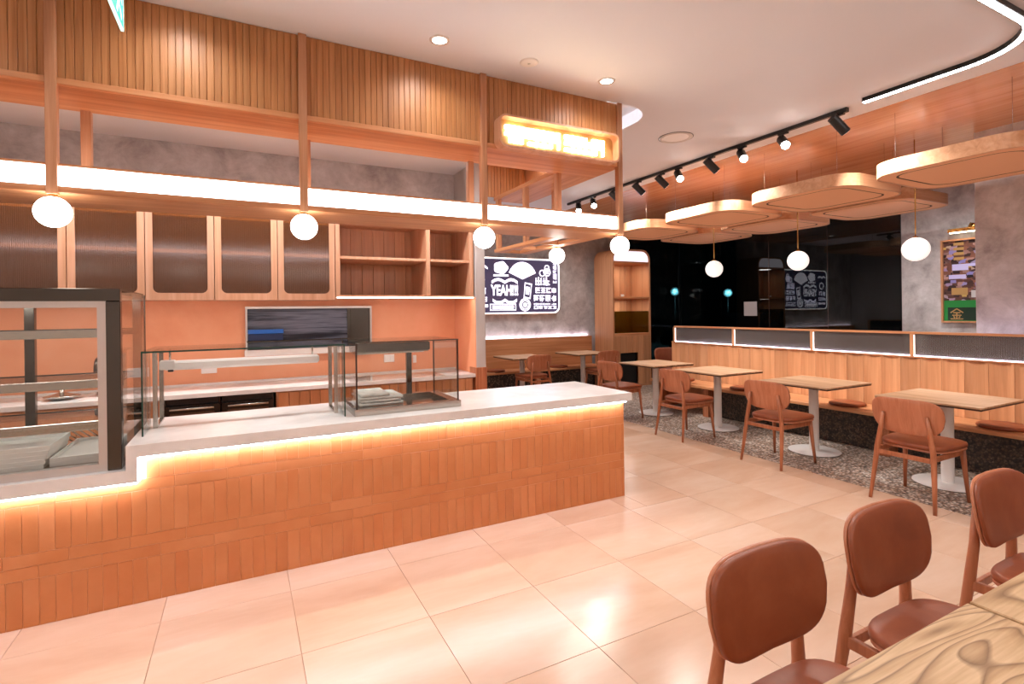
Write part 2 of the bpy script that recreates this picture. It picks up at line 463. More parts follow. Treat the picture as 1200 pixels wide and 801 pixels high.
# walls
tag(box('wall_back', 2.33, 7.22, 9.0, 9.15, 0, ZC, 'concrete', bev=0), kind='structure')
wk = tag(box('wall_kitchen', -3.0, 2.222, 5.735, 5.90, 0, 2.42, 'orange', bev=0), kind='structure')
tag(box('wall_kitchen_upper', -3.0, 2.222, 5.735, 5.90, 2.42, 3.284, 'concrete', bev=0), kind='structure')
ws = tag(box('wall_side', 2.224, 2.334, 5.13, 9.0, 0, ZC, 'concrete2', bev=0.004), kind='structure')
box('render_facing', 2.216, 2.224, 5.135, 5.735, 0.88, 1.70, 'orange', ws, 0)
box('timber_base', 2.212, 2.342, 5.122, 5.30, 0, 0.945, 'chairwood', ws, 0.004)
tag(box('wall_right', 9.15, 9.3, -2.5, 4.40, 0, ZC, 'concrete', bev=0), kind='structure')
tag(box('wall_pier', 6.56, 7.2, -2.5, 2.495, 0, ZC, 'concrete', bev=0.005), kind='structure')
tag(box('wall_left', -3.15, -3.0, -2.5, 9.0, 0, ZC, 'white', bev=0), kind='structure')
tag(box('wall_front', -3.0, 9.15, -2.65, -2.5, 0, ZC, 'white', bev=0), kind='structure')
# shopfront glass: one run at the right, one continuing behind the shelf
w1 = tag(box('window_1', 9.12, 9.18, 4.40, 9.0, 0, 0.06, 'black', bev=0.004), kind='structure')
ys = [4.40, 5.55, 6.70, 7.85, 9.0]
for a, b in zip(ys, ys[1:]):
    box('pane', 9.14, 9.152, a + .006, b - .006, 0.06, ZC, 'nightglass', w1, 0.0)
    box('joint_strip', 9.138, 9.154, b - .006, b + .006, 0.06, ZC, 'darksteel', w1, 0.0)
w2 = tag(box('window_2', 7.22, 9.12, 9.02, 9.08, 0, 0.06, 'black', bev=0.004), kind='structure')
for a, b in ((7.22, 8.17), (8.17, 9.12)):
    box('pane', a + .006, b - .006, 9.04, 9.052, 0.06, ZC, 'nightglass', w2, 0.0)
    box('joint_strip', b - .006, b + .006, 9.038, 9.054, 0.06, ZC, 'darksteel', w2, 0.0)

# night street behind the glass
tag(box('ground_street', 9.3, 26, -4, 24, -0.12, -0.02, 'asphalt', bev=0), kind='structure')
tag(box('ground_street_side', 2.0, 9.3, 9.15, 24, -0.12, -0.02, 'asphalt', bev=0), kind='structure')
tag(box('wall_facade', 25.5, 26, -4, 24, 0, 9, 'brick_night', bev=0), kind='structure')
tag(box('wall_facade_side', 2.0, 25.5, 23.5, 24, 0, 9, 'brick_night', bev=0), kind='structure')

# ================================================================== SERVICE COUNTER
ctr = thing('service_counter', 'long service counter faced with terracotta finger tiles', 'counter', (0.8, 3.8, 0))
def carcass():
    bm = bmesh.new()
    bx(bm, -0.507, XE - 0.003, YC + 0.003, 4.15, 0, 0.79); bx(bm, -1.9, -0.507, YC + 0.003, 4.15, 0, 0.66)
    return bm
obj('carcass', carcass(), 'grout', ctr)
TW = 0.0637; J = 0.0011
protos = {}
def ctile(x, z0, z1, wd, side=False):
    """one finger tile with its lower left corner at x, z0"""
    key = (round(wd, 4), round(z1 - z0, 4), side)
    dy = random.uniform(-0.0008, 0.0006)
    if key not in protos:
        bm = bmesh.new()
        if not side: bx(bm, -wd / 2 + J, wd / 2 - J, 0, 0.003, J, (z1 - z0) - J, 0.0008)
        else: bx(bm, -0.003, 0, -wd / 2 + J, wd / 2 - J, J, (z1 - z0) - J, 0.0008)
        me = bpy.data.meshes.new('tile'); bm.to_mesh(me); bm.free(); me.materials.append(M['tile']); protos[key] = me
    o = bpy.data.objects.new('tile', protos[key]); COL.objects.link(o); o.parent = ctr
    loc = Vector((XE + dy, x + wd / 2, z0)) if side else Vector((x + wd / 2, YC + dy, z0))
    o.location = loc - wloc(ctr)
ZR = (0.0, 0.238, 0.302, 0.3655, 0.602, 0.664, 0.79)
X0 = -0.921 - TW * 6
nt_ = int((XE - X0) / TW) + 1
for i in range(nt_):
    x = X0 + TW * i; wd = min(TW, XE - x)
    if wd < 0.012: continue
    ctile(x, ZR[0], ZR[1], wd); ctile(x, ZR[3], ZR[4], wd)
    if x > -0.50: ctile(x, ZR[5], ZR[6], wd)
for (za, zb, off) in ((ZR[1], ZR[2], 0.13), (ZR[2], ZR[3], 0.01), (ZR[4], ZR[5], 0.06)):
    x = X0 - off
    while x < XE:
        wd = min(4 * TW, XE - x)
        if wd > 0.02: ctile(x, za, zb, wd)
        x += 4 * TW
for i in range(11):                                # short end
    y = YC + 0.01 + TW * i
    for a, b in ((0, 1), (3, 4), (5, 6)): ctile(y, ZR[a], ZR[b], TW, True)
for (a, b) in ((1, 2), (2, 3), (4, 5)):
    for q in range(3): ctile(YC + 0.01 + q * 4 * TW, ZR[a], ZR[b], 4 * TW if q < 2 else 3 * TW, True)
tape = box('led_tape', -0.50, XE, 3.379, 3.392, 0.783, 0.790, 'led', ctr, 0)
box('led_tape', -1.9, -0.51, 3.379, 3.392, 0.651, 0.658, 'led', ctr, 0)
box('led_tape', -0.505, -0.498, 3.379, 3.392, 0.664, 0.78, 'led', ctr, 0)

# stepped white worktop: one profile extruded across the counter depth
YF = 3.369; YB = 4.20
wt_pts = [(-1.9, 0.66), (-0.507, 0.66), (-0.507, 0.792), (2.855, 0.792), (2.855, 0.857), (-0.557, 0.857), (-0.557, 0.728), (-1.9, 0.728)]
wt = prism('stepped_worktop', wt_pts, 'y', YF, YB, 'stone')
tag(wt, 'white stone worktop on the tiled counter, stepping down at the showcase', 'worktop')

# ================================================================== CANOPY OVER THE COUNTER
YP = 3.465; ZU = 2.751; ZL = 2.187; XCL = -1.9; XCR = 2.862
can = thing('counter_canopy', 'oak canopy frame hung from the ceiling over the counter, with slatted fascia', 'canopy', (0.8, 3.7, ZL))
box('fascia_board', XCL, XCR, YP + 0.02, YP + 0.04, 2.785, ZC, 'slat', can, 0)
SP = 0.0376; x = XCL; sl = None
while x < XCR - 0.03:
    if sl is None:
        sl = obj('slat', bx(bmesh.new(), x + .001, x + SP - .001, YP + 0.012, YP + 0.02, 2.785, ZC - .002, 0.002), 'slat', can)
        base_x = x
    else:
        o = share(sl, 'slat', wloc(can) + Vector((x - base_x, 0, 0)), can)
        o.location.y += random.uniform(-0.0008, 0.0008)
    x += SP
box('lower_rail', XCL, XCR, YP, 3.50, 2.751, 2.785, 'wood_x', can)
box('upper_soffit', XCL, XCR, 3.50, 3.885, 2.751, 2.79, 'wood_x', can)
box('upper_soffit', 2.45, XCR, 3.885, 5.13, 2.751, 2.79, 'wood_y', can)
box('side_fascia', 2.84, XCR, 3.50, 5.13, 2.79, ZC, 'wood_v', can)
box('inner_fascia', 2.334, 2.84, 5.12, 5.13, 2.79, ZC, 'slat', can)
for i in range(13): box('slat', 2.336 + i * SP + .002, 2.336 + (i + 1) * SP - .002, 5.108, 5.12, 2.79, ZC, 'slat', can, 0.003)
box('inner_fascia', XCL, 2.84, 3.865, 3.885, 2.79, ZC, 'wood_x', can)
# lower shelf beam: light box, rails and soffit
box('lower_beam', XCL, XCR, YP, 3.50, ZL, 2.222, 'wood_x', can)
box('lower_soffit', XCL, XCR, 3.50, 3.90, ZL, 2.205, 'wood_x', can)
box('light_box', XCL, 2.812, YP + 0.018, 3.56, 2.222, 2.329, 'box', can, 0)
box('light_box_trim', XCL, 2.812, YP + 0.008, 3.57, 2.329, 2.341, 'wood_x', can, 0.002)
box('side_beam', 2.745, XCR, 3.90, 5.13, ZL, 2.222, 'wood_y', can)
box('side_beam', 2.45, 2.545, 3.90, 5.13, ZL, 2.222, 'wood_y', can)
for yy in (4.3, 4.72, 5.085): box('cross_rail', 2.545, 2.745, yy, yy + 0.04, ZL, 2.222, 'wood_x', can)
PX = (-0.866, 0.346, 1.579, 2.836)
for px in PX:
    box('post', px - .024, px + .024, YP - 0.014, YP + 0.035, ZL - 0.012, ZC, 'post', can, 0.003)
    if px < 2: box('rear_post', px + 0.035, px + 0.085, 3.845, 3.895, ZL + 0.02, ZU, 'post', can, 0.003)
for (px, py) in ((2.475, 3.87), (2.475, 4.45), (2.475, 5.06), (2.81, 4.45), (2.81, 5.06)):
    box('rear_post', px - .025, px + .025, py - .025, py + .025, 2.222, ZU, 'post', can, 0.003)

gp = thing('globe_lamp', 'white opal globe lamp hanging at the leftmost post of the canopy', 'lamp', (PX[0], YP + 0.01, ZL), 'globe lamps under the canopy')
RG = 0.079
def sphere_prof(r, c, n=14): return [(r * math.sin(PI * i / n), c - r * math.cos(PI * i / n)) for i in range(n + 1)]
lathe('globe', sphere_prof(RG, -RG - 0.022), wloc(gp), 'globe', gp, 28)
lathe('collar', [(0, -0.012), (0.022, -0.012), (0.022, -0.034), (0, -0.034)], wloc(gp), 'brass', gp, 16)
for px, py, lab in ((PX[1], YP + .01, 'white opal globe lamp at the second canopy post, over the sneeze guard'),
                    (PX[2], YP + .01, 'white opal globe lamp at the canopy post beside the lit name sign'),
                    (PX[3], YP + .01, 'white opal globe lamp at the canopy corner post, before the arched shelf'),
                    (2.82, 4.44, 'white opal globe lamp under the side beam, before the illuminated wall sign')):
    g = copy_tree(gp); g.location = (px, py, ZL + (0.012 if py > 4 else 0)); g['label'] = lab

# lit name sign on the fascia
ns = thing('name_sign', 'rounded oak box sign with glowing white lettering on the slatted fascia', 'sign', (2.21, 3.45, 2.72))
sx0, sx1, sz0, sz1 = 1.665, 2.765, 2.745, 2.984
so = rrect(sx1 - sx0, sz1 - sz0, 0.055, 8, (sx0 + sx1) / 2, (sz0 + sz1) / 2); si = rrect(sx1 - sx0 - .03, sz1 - sz0 - .03, 0.043, 8, (sx0 + sx1) / 2, (sz0 + sz1) / 2)
ring('casing', so, si, 'y', 3.372, 3.4645, 'cab', ns)
prism('backing', si, 'y', 3.45, 3.462, 'lettergold', ns)
gx = sx0 + 0.075
for k in range(9):
    if k == 5: gx += 0.035
    wq = 0.098
    bm = bmesh.new(); zc = (sz0 + sz1) / 2; h2 = 0.064
    # bold block character: a few thick strokes
    for (a0, a1, b0, b1) in random.sample([(0, 1, .78, 1), (0, 1, 0, .2), (0, 1, .4, .58), (.38, .62, 0, 1), (0, .22, 0, 1), (.78, 1, 0, 1), (0.1, .9, .62, .76)], 5):
        bx(bm, gx + a0 * (wq - .008), gx + a1 * (wq - .008), 3.425, 3.446, zc - h2 + b0 * 2 * h2, zc - h2 + b1 * 2 * h2)
    obj('character', bm, 'letter', ns); gx += wq

# ================================================================== KITCHEN
kb = thing('kitchen_worktop', 'long white worktop along the terracotta kitchen wall', 'worktop', (0, 5.4, 0.84))
prism('slab', [(-2.6, 5.13), (2.21, 5.13), (2.21, 5.73), (-2.6, 5.73)], 'z', 0.845, 0.88, 'stone', kb)
box('upstand', -2.6, 2.21, 5.718, 5.731, 0.88, 0.90, 'stone', kb, 0.002)
def base_unit(x0, x1, nb, lab):
    t = thing('base_cabinet', lab, 'cabinet', ((x0 + x1) / 2, 5.4, 0), 'base cabinets under the kitchen worktop')
    box('body', x0, x1, 5.175, 5.72, 0.08, 0.843, 'cab', t)
    box('plinth', x0, x1, 5.21, 5.70, 0, 0.08, 'black', t)
    wb = (x1 - x0 - 0.03) / nb
    for i in range(nb): box('board', x0 + .015 + i * wb + .002, x0 + .015 + (i + 1) * wb - .002, 5.155, 5.175, 0.09, 0.832, 'wood_v', t, 0.003)
base_unit(0.26, 0.92, 7, 'board-fronted oak base cabinet beside the black fridges')
base_unit(0.925, 1.56, 7, 'board-fronted oak base cabinet behind the glass warmer box')
base_unit(1.565, 2.2, 7, 'board-fronted oak base cabinet against the kitchen side wall')
base_unit(-1.6, -0.62, 9, 'board-fronted oak base cabinet behind the pastry showcase')
def fridge(x0, x1, lab):
    t = thing('undercounter_fridge', lab, 'fridge', ((x0 + x1) / 2, 5.4, 0), 'black undercounter fridges')
    box('body', x0, x1, 5.20, 5.70, 0.03, 0.84, 'fridge', t)
    xm = (x0 + x1) / 2
    d = ring('door', rrect(x1 - x0 - .01, 0.70, .012, 3, xm, 0.43), rrect(x1 - x0 - .09, 0.60, .012, 3, xm, 0.42), 'y', 5.16, 5.198, 'fridge', t)
    box('pane', x0 + .03, x1 - .03, 5.175, 5.182, 0.11, 0.73, 'fridgeglass', d, 0)
    tube('handle', [(x0 + .05, 5.135, 0.755), (x1 - .05, 5.135, 0.755)], 0.009, 'steel', d, 8)
    box('grille', x0 + .02, x1 - .02, 5.195, 5.21, 0.79, 0.835, 'black', t)
fridge(-0.60, -0.18, 'black glass-door undercounter fridge, the one nearer the pastry showcase')
fridge(-0.175, 0.245, 'black glass-door undercounter fridge next to the oak cabinets')

# wall cabinets with fluted brown glass doors
def wall_cab(x0, x1, lab):
    t = thing('wall_cabinet', lab, 'cabinet', ((x0 + x1) / 2, 5.44, 1.68), 'wall cabinets with fluted glass doors')
    xm = (x0 + x1) / 2; z0, z1 = 1.68, 2.66
    box('back_panel', x0, x1, 5.70, 5.73, z0, z1, 'wood_v', t); box('side_panel', x0, x0 + .018, 5.175, 5.70, z0, z1, 'wood_v', t)
    box('side_panel', x1 - .018, x1, 5.175, 5.70, z0, z1, 'wood_v', t)
    box('bottom_panel', x0 + .018, x1 - .018, 5.175, 5.70, z0, z0 + .018, 'cab', t); box('top_panel', x0 + .018, x1 - .018, 5.175, 5.70, z1 - .018, z1, 'cab', t)
    sh = box('shelf', x0 + .02, x1 - .02, 5.20, 5.68, 2.08, 2.10, 'white', t)
    box('shelf_glow', x0 + .03, x1 - .03, 5.192, 5.20, 2.075, 2.105, emit('shelf_edge_glow', 'f2ecff', 6.0) if 'edge_glow' not in M else M['edge_glow'], sh, 0)  # glowing shelf edge stands for the bright band in the fluted glass
    box('upper_glow', x0 + .03, x1 - .03, 5.205, 5.21, 2.385, 2.43, M['edge_glow'], sh, 0)  # second glow strip imitating the bright band at the pane top
    box('hidden_under_light', x0 + .03, x1 - .03, 5.18, 5.21, z0 - .0045, z0, M['uled'], t, 0)  # strip added out of sight under the doors to brighten the wall
    d = ring('door', rrect(x1 - x0 - .006, z1 - z0 + .006, .002, 6, xm, (z0 + z1) / 2 - .005), rrect(x1 - x0 - .105, z1 - z0 - .105, .045, 6, xm, (z0 + z1) / 2), 'y', 5.15, 5.172, 'cab', t)
    box('pane', x0 + .045, x1 - .045, 5.158, 5.164, z0 + .045, z1 - .045, 'flute', d, 0)
M['uled'] = emit('hidden_under_led', 'fff6f0', 20.0)  # hidden tape, added to light the wall under the cabinets
M['edge_glow'] = emit('shelf_edge_glow', 'f2ecff', 6.0)
WX = [-2.21, -1.708, -1.208, -0.707, -0.213, 0.284, 0.783]
WL = ['fluted glass wall cabinet at the far left end of the row', 'fluted glass wall cabinet behind the leftmost globe lamp', 'fluted glass wall cabinet just right of the leftmost globe lamp',
      'fluted glass wall cabinet over the right edge of the pastry showcase', 'fluted glass wall cabinet left of the second globe lamp', 'fluted glass wall cabinet adjoining the open oak shelves']
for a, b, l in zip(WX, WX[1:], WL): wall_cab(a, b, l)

osu = thing('open_shelf_unit', 'open oak wall shelf unit with a divider right of the glass cabinets', 'shelf', (1.5, 5.44, 1.69))
ox0, ox1 = 0.786, 2.214
for i in range(12): box('back_board', ox0 + (ox1 - ox0) * i / 12 + .001, ox0 + (ox1 - ox0) * (i + 1) / 12 - .001, 5.70, 5.715, 1.72, 2.66, 'wood_v', osu, 0.002)
for xx in (ox0, 1.684, 2.168): box('upright', xx, xx + .044, 5.155, 5.70, 1.72, 2.66, 'cab', osu)
box('shelf', ox0 + .044, 1.684, 5.165, 5.70, 2.068, 2.095, 'cab', osu); box('shelf', 1.728, 2.168, 5.165, 5.70, 2.068, 2.095, 'cab', osu)
box('base', ox0, ox1, 5.155, 5.73, 1.695, 1.72, 'cab', osu)
box('hidden_under_light', ox0 + .03, ox1 - .03, 5.18, 5.21, 1.6905, 1.695, M['uled'], osu, 0)
box('front_lip', ox0, ox1, 5.150, 5.155, 1.686, 1.72, 'cab', osu, 0)
box('top', ox0, ox1, 5.155, 5.73, 2.66, 2.445, 'cab', osu)
box('light_strip', ox0 + .01, ox1 - .01, 5.146, 5.150, 1.69, 1.70, emit('undershelf_led', 'fff6ee', 5.0), osu, 0)

# stainless serving hatch
ht = thing('serving_hatch', 'stainless serving hatch set in the terracotta wall', 'hatch', (0.63, 5.72, 1.16))
hx0, hx1, hz0, hz1 = 0.02, 1.24, 1.165, 1.622
ring('surround', [(hx0, hz0), (hx1, hz0), (hx1, hz1), (hx0, hz1)], [(hx0 + .018, hz0 + .03), (hx1 - .018, hz0 + .03), (hx1 - .018, hz1 - .022), (hx0 + .018, hz1 - .022)], 'y', 5.70, 5.734, 'alu', ht)
M['hatch'] = blotch('steel_painted_highlight', ['12141f', '262a3a', '6c7284', '1c2030'], 2.0, rough=0.22, bump=0.02, stretch=(0.4, 1, 7))  # pale stop paints a horizontal highlight into the dark steel
box('back_plate', hx0 + .018, 1.0, 5.724, 5.732, hz0 + .03, hz1 - .022, 'hatch', ht, 0)
box('side_plate', 1.01, hx1 - .018, 5.724, 5.732, hz0 + .03, hz1 - .022, 'darksteel', ht, 0)
box('mullion', 0.985, 1.02, 5.706, 5.724, hz0 + .03, hz1 - .022, 'darksteel', ht)
box('sill', hx0 - .01, hx1 + .01, 5.66, 5.70, hz0 - .03, hz0 + .03, 'whitemetal', ht)
box('rack_shelf', 0.03, 0.98, 5.66, 5.715, 1.272, 1.284, 'darksteel', ht, 0.002)
bb = thing('blue_tray', 'blue plastic tray standing in the stainless hatch', 'tray', (0.2, 5.69, 1.285))
ring('rim', rrect(0.32, 0.05, .01, 3, 0.2, 5.688), rrect(0.30, 0.036, .008, 3, 0.2, 5.688), 'z', 1.355, 1.395, 'blue', bb)
M['dkblue'] = plain('dark_blue_plastic', '14284e', 0.4)
box('base', 0.045, 0.355, 5.665, 5.711, 1.285, 1.355, 'dkblue', bb, 0.006)

def outlet(x, z, wd, hd, lab):
    t = thing('wall_socket', lab, 'socket', (x, 5.73, z), 'white switch plates on the kitchen wall')
    box('plate', x - wd / 2, x + wd / 2, 5.722, 5.735, z - hd / 2, z + hd / 2, 'outlet', t, 0.003)
    for s in (-1, 1): box('rocker', x + s * wd / 4 - wd / 6, x + s * wd / 4 + wd / 6, 5.718, 5.722, z - hd / 3, z + hd / 3, 'outlet', t, 0.001)
outlet(-0.292, 1.032, 0.13, 0.085, 'white double socket on terracotta wall behind the sneeze guard')
outlet(1.431, 1.043, 0.115, 0.085, 'white double socket on terracotta wall behind the glass warmer box')
outlet(1.72, 1.02, 0.04, 0.085, 'narrow white switch on terracotta wall near the side wall')

# tap and dish on the worktop behind the showcase
tp = thing('kitchen_tap', 'dark curved kitchen tap on the worktop behind the showcase', 'tap', (-1.08, 5.55, 0.88))
lathe('base', [(0, 0), (0.03, 0), (0.03, 0.02), (0.018, 0.03), (0, 0.03)], (-1.08, 5.55, 0.88), 'darksteel', tp)
tube('spout', [(-1.08, 5.55, 0.90)] + [(-1.08, 5.55 - 0.09 + 0.09 * math.cos(a), 1.10 + 0.09 * math.sin(a)) for a in [PI * i / 8 for i in range(9)]] + [(-1.08, 5.37, 1.04)], 0.016, 'darksteel', tp)
tube('lever', [(-1.08, 5.56, 0.96), (-1.02, 5.57, 1.0)], 0.008, 'darksteel', tp, 8)
ds = lathe('covered_dish', [(0, 0), (0.06, 0), (0.115, 0.022), (0.12, 0.03), (0.08, 0.035), (0.03, 0.055), (0.016, 0.06), (0.018, 0.085), (0, 0.09)], (-1.30, 5.38, 0.88), 'steel')
tag(ds, 'small round covered steel dish on the worktop behind the showcase', 'dish')

# ================================================================== ON THE COUNTER
def pane_box(name, x0, x1, y0, y1, z0, z1, par, edge=None):
    p = box(name, x0, x1, y0, y1, z0, z1, 'glass', par, 0)
    return p
# sneeze guard
ZT = 0.857
sg = thing('sneeze_guard', 'glass sneeze guard on steel hoops with a heat lamp, on the counter', 'sneeze guard', (0.04, 3.85, ZT))
gx0, gx1, gy0, gy1, gz = -0.517, 0.60, 3.585, 4.15, 1.34
tp_ = pane_box('top_pane', gx0, gx1, gy0, gy1, gz - .010, gz, sg)
box('pane_edge', gx0, gx1, gy0 - .003, gy0, gz - .010, gz, 'glass_edge', tp_, 0)
for (xa, xb) in ((gx0, gx0 + .008), (gx1 - .008, gx1)):
    p = pane_box('end_pane', xa, xb, gy0, 3.86, ZT, gz - .010, sg)
    box('pane_edge', xa, xb, gy0 - .003, gy0, ZT, gz - .010, 'glass_edge', p, 0)
for xc, ya, yb in ((gx0 + .035, 3.82, 4.13), (gx1 - .035, 3.74, 4.03)):
    ring('hoop', [(ya, ZT), (yb, ZT), (yb, gz - .011), (ya, gz - .011)], [(ya + .03, ZT + .012), (yb - .03, ZT + .012), (yb - .03, gz - .03), (ya + .03, gz - .03)], 'x', xc - .012, xc + .012, 'steel', sg)
hl = box('heat_lamp', -0.455, 0.485, 3.95, 4.01, 1.192, 1.252, 'whitemetal', sg, 0.014)
box('end_cap', -0.475, -0.39, 3.945, 4.015, 1.198, 1.256, 'whitemetal', hl, 0.006)
box('switch', -0.43, -0.40, 3.96, 3.99, 1.182, 1.198, 'black', hl, 0.002)
for xx in (-0.42, 0.44): tube('hanger', [(xx, 3.98, 1.25), (xx, 3.98, 1.33)], 0.006, 'steel', sg, 8)
# glass warmer box
wb = thing('glass_warmer', 'boxy glass warmer with steel base and heat lamp, on the counter', 'food warmer', (1.02, 3.8, ZT))
bx0, bx1, by0, by1, bz1 = 0.662, 1.392, 3.545, 4.09, 1.34
ring('base', [(bx0 - .012, by0 - .012), (bx1 + .012, by0 - .012), (bx1 + .012, by1 + .012), (bx0 - .012, by1 + .012)], [(bx0 + .055, by0 + .055), (bx1 - .055, by0 + .055), (bx1 - .055, by1 - .055), (bx0 + .055, by1 - .055)], 'z', ZT, ZT + .045, 'steel', wb)
box('well', bx0 + .055, bx1 - .055, by0 + .055, by1 - .055, ZT, ZT + .012, 'darksteel', wb, 0)
for xx in (bx0, bx1 - .010):
    for yy in (by0, by1 - .010): box('corner_post', xx, xx + .010, yy, yy + .010, ZT + .045, bz1, 'blackedge', wb, 0)
box('rear_post', 1.15, 1.19, by1 - .05, by1 - .012, ZT + .045, bz1 - .04, 'darksteel', wb)
pane_box('front_pane', bx0 + .010, bx1 - .010, by0 + .002, by0 + .007, ZT + .045, bz1, wb)
pane_box('side_pane', bx0 + .002, bx0 + .007, by0 + .01, by1 - .01, ZT + .045, bz1, wb)
pane_box('side_pane', bx1 - .007, bx1 - .002, by0 + .01, by1 - .01, ZT + .045, bz1, wb)
tq = pane_box('top_pane', bx0, bx1, by0, by1, bz1, bz1 + .008, wb)
box('pane_edge', bx0, bx1, by0 - .003, by0, bz1, bz1 + .008, 'darksteel', tq, 0)
box('mid_shelf', bx0 + .012, bx1 - .012, by0 + .22, by1 - .02, 1.055, 1.062, 'glass', wb, 0)
hd = box('heat_lamp', bx0 + .02, 1.25, 3.76, 3.90, 1.262, 1.325, 'darksteel', wb, 0.006)
box('reflector', bx0 + .03, 1.24, 3.775, 3.885, 1.254, 1.262, 'steel', hd, 0)
tube('lamp_tube', [(bx0 + .05, 3.83, 1.25), (1.22, 3.83, 1.25)], 0.007, 'whitemetal', hd, 8)
def towel(x0, x1, y0, y1, z, lab):
    t = bmesh.new(); n = 8
    lay = []
    for k in range(2):
        g = [[t.verts.new((x0 + (x1 - x0) * i / n, y0 + (y1 - y0) * j / n, z + k * 0.016 + random.uniform(0, .005) * (1 if k else 0))) for j in range(n + 1)] for i in range(n + 1)]
        lay.append(g)
    for k, g in enumerate(lay):
        for i in range(n):
            for j in range(n): t.faces.new((g[i][j], g[i + 1][j], g[i + 1][j + 1], g[i][j + 1]))
    for i in range(n):
        for (ia, ja, ib, jb) in ((i, 0, i + 1, 0), (i, n, i + 1, n), (0, i, 0, i + 1), (n, i, n, i + 1)):
            t.faces.new((lay[0][ia][ja], lay[0][ib][jb], lay[1][ib][jb], lay[1][ia][ja]))
    tag(obj('folded_towel', t, 'cloth', None, True), lab, 'towel', 'folded towels in the glass warmer')
for k, (l) in enumerate(('white folded towel lowest in the glass warmer stack', 'white folded towel second from the bottom in the glass warmer', 'white folded towel third from the bottom in the glass warmer', 'white crumpled towel topmost in the glass warmer stack')):
    towel(0.70 + .01 * (k % 2), 1.0 - .015 * (k % 2) - (0.08 if k == 3 else 0), 3.62, 3.92, ZT + .046 + k * .021, l)

# pastry showcase on the lower worktop
zs = 0.728
pc = thing('pastry_showcase', 'tall steel framed glass pastry showcase at the left end of the counter', 'showcase', (-1.1, 3.8, zs))
cx0, cx1, cy0, cy1, cz1 = -1.68, -0.580, 3.415, 4.22, 1.69
def rect(x0, x1, z0, z1): return [(x0, z0), (x1, z0), (x1, z1), (x0, z1)]
box('top_bar', cx0, cx1, cy0, cy0 + .05, cz1 - .067, cz1, 'darksteel', pc)
for xa in (cx0, cx1 - .063): box('front_post', xa, xa + .063, cy0, cy0 + .05, zs, cz1 - .067, 'darksteel', pc)
ring('inner_frame', rect(cx0 + .063, cx1 - .063, zs, cz1 - .067), rect(cx0 + .10, cx1 - .10, zs + .04, cz1 - .10), 'y', cy0 + .004, cy0 + .045, 'alu', pc)
box('front_pane', cx0 + .10, cx1 - .10, cy0 + .02, cy0 + .026, zs + .04, cz1 - .10, 'glass', pc, 0)
p = box('side_pane', cx1 - .008, cx1 - .002, cy0 + .05, cy1, zs + .02, cz1 - .01, 'glass', pc, 0)
box('side_pane', cx0 + .002, cx0 + .008, cy0 + .05, cy1, zs + .02, cz1 - .01, 'glass', pc, 0)
box('pane_edge', cx1 - .010, cx1, cy1 - .01, cy1, zs + .02, cz1 - .01, 'darksteel', p, 0)
box('roof', cx0, cx1 - .01, cy0 + .05, cy1, cz1 - .03, cz1, 'darksteel', pc, 0.002)
box('added_roof_light', cx0 + .1, cx1 - .12, cy0 + .07, cy0 + .11, cz1 - .045, cz1 - .03, emit('added_showcase_tube', 'fff8f2', 30.0), pc, 0)  # unseen tube, added at the front to light the trays
box('floor_plate', cx0, cx1, cy0 + .05, cy1, zs, zs + .028, 'steel', pc, 0.002)
for zz in (1.455, 1.175, 0.945):
    s_ = box('shelf', cx0 + .03, cx1 - .03, 3.66, 4.18, zz, zz + .008, 'glass', pc, 0)
    box('shelf_rail', cx0 + .03, cx1 - .03, 3.64, 3.66, zz - .03, zz + .018, 'steel', s_, 0.003)
    box('rear_rail', cx0 + .03, cx1 - .03, 4.16, 4.18, zz - .03, zz + .012, 'darksteel', s_, 0.003)
for xx in (-1.16, -0.62): box('rear_mullion', xx - .024, xx + .024, 4.17, 4.215, zs + .028, cz1 - .03, 'darksteel', pc, 0.003)
def tray(x0, x1, y0, y1, z, lab):
    t = thing('baking_tray', lab, 'tray', ((x0 + x1) / 2, (y0 + y1) / 2, z), 'white trays in the showcase')
    ring('rim', rect(x0, x1, y0, y1), rect(x0 + .012, x1 - .012, y0 + .012, y1 - .012), 'z', z, z + .022, 'whitemetal', t)
    box('base', x0 + .012, x1 - .012, y0 + .012, y1 - .012, z, z + .005, 'whitemetal', t, 0)
for k in range(5): tray(-1.50 - .01 * k, -0.93 + .006 * k, 3.52 + .004 * k, 3.90, zs + .0285 + k * .0225, ('white baking tray lowest in the showcase stack', 'white baking tray second from the bottom of the showcase stack', 'white baking tray in the middle of the showcase stack', 'white baking tray second from the top of the showcase stack', 'white baking tray topmost of the showcase stack')[k])
for k in range(2): tray(-0.91, -0.66, 3.54, 4.05, zs + .0285 + k * .0225, ('lower narrow white tray beside the tray stack in the showcase', 'upper narrow white tray beside the tray stack in the showcase')[k])
def leaning_grate():
    bm = bmesh.new()
    for i in range(7): tube_bm(bm, [(-1.0 + i * .035, 3.93, zs + .15 + i * .004), (-0.93 + i * .035, 4.12, zs + .032)], 0.004, 6)
    tube_bm(bm, [(-1.0, 3.93, zs + .15), (-.79, 3.93, zs + .174)], 0.005, 6); tube_bm(bm, [(-.93, 4.12, zs + .033), (-.72, 4.12, zs + .033)], 0.005, 6)
    return bm
tag(obj('wire_rack', leaning_grate(), 'steel', None, True), 'slanted steel wire rack behind the trays in the showcase', 'rack')

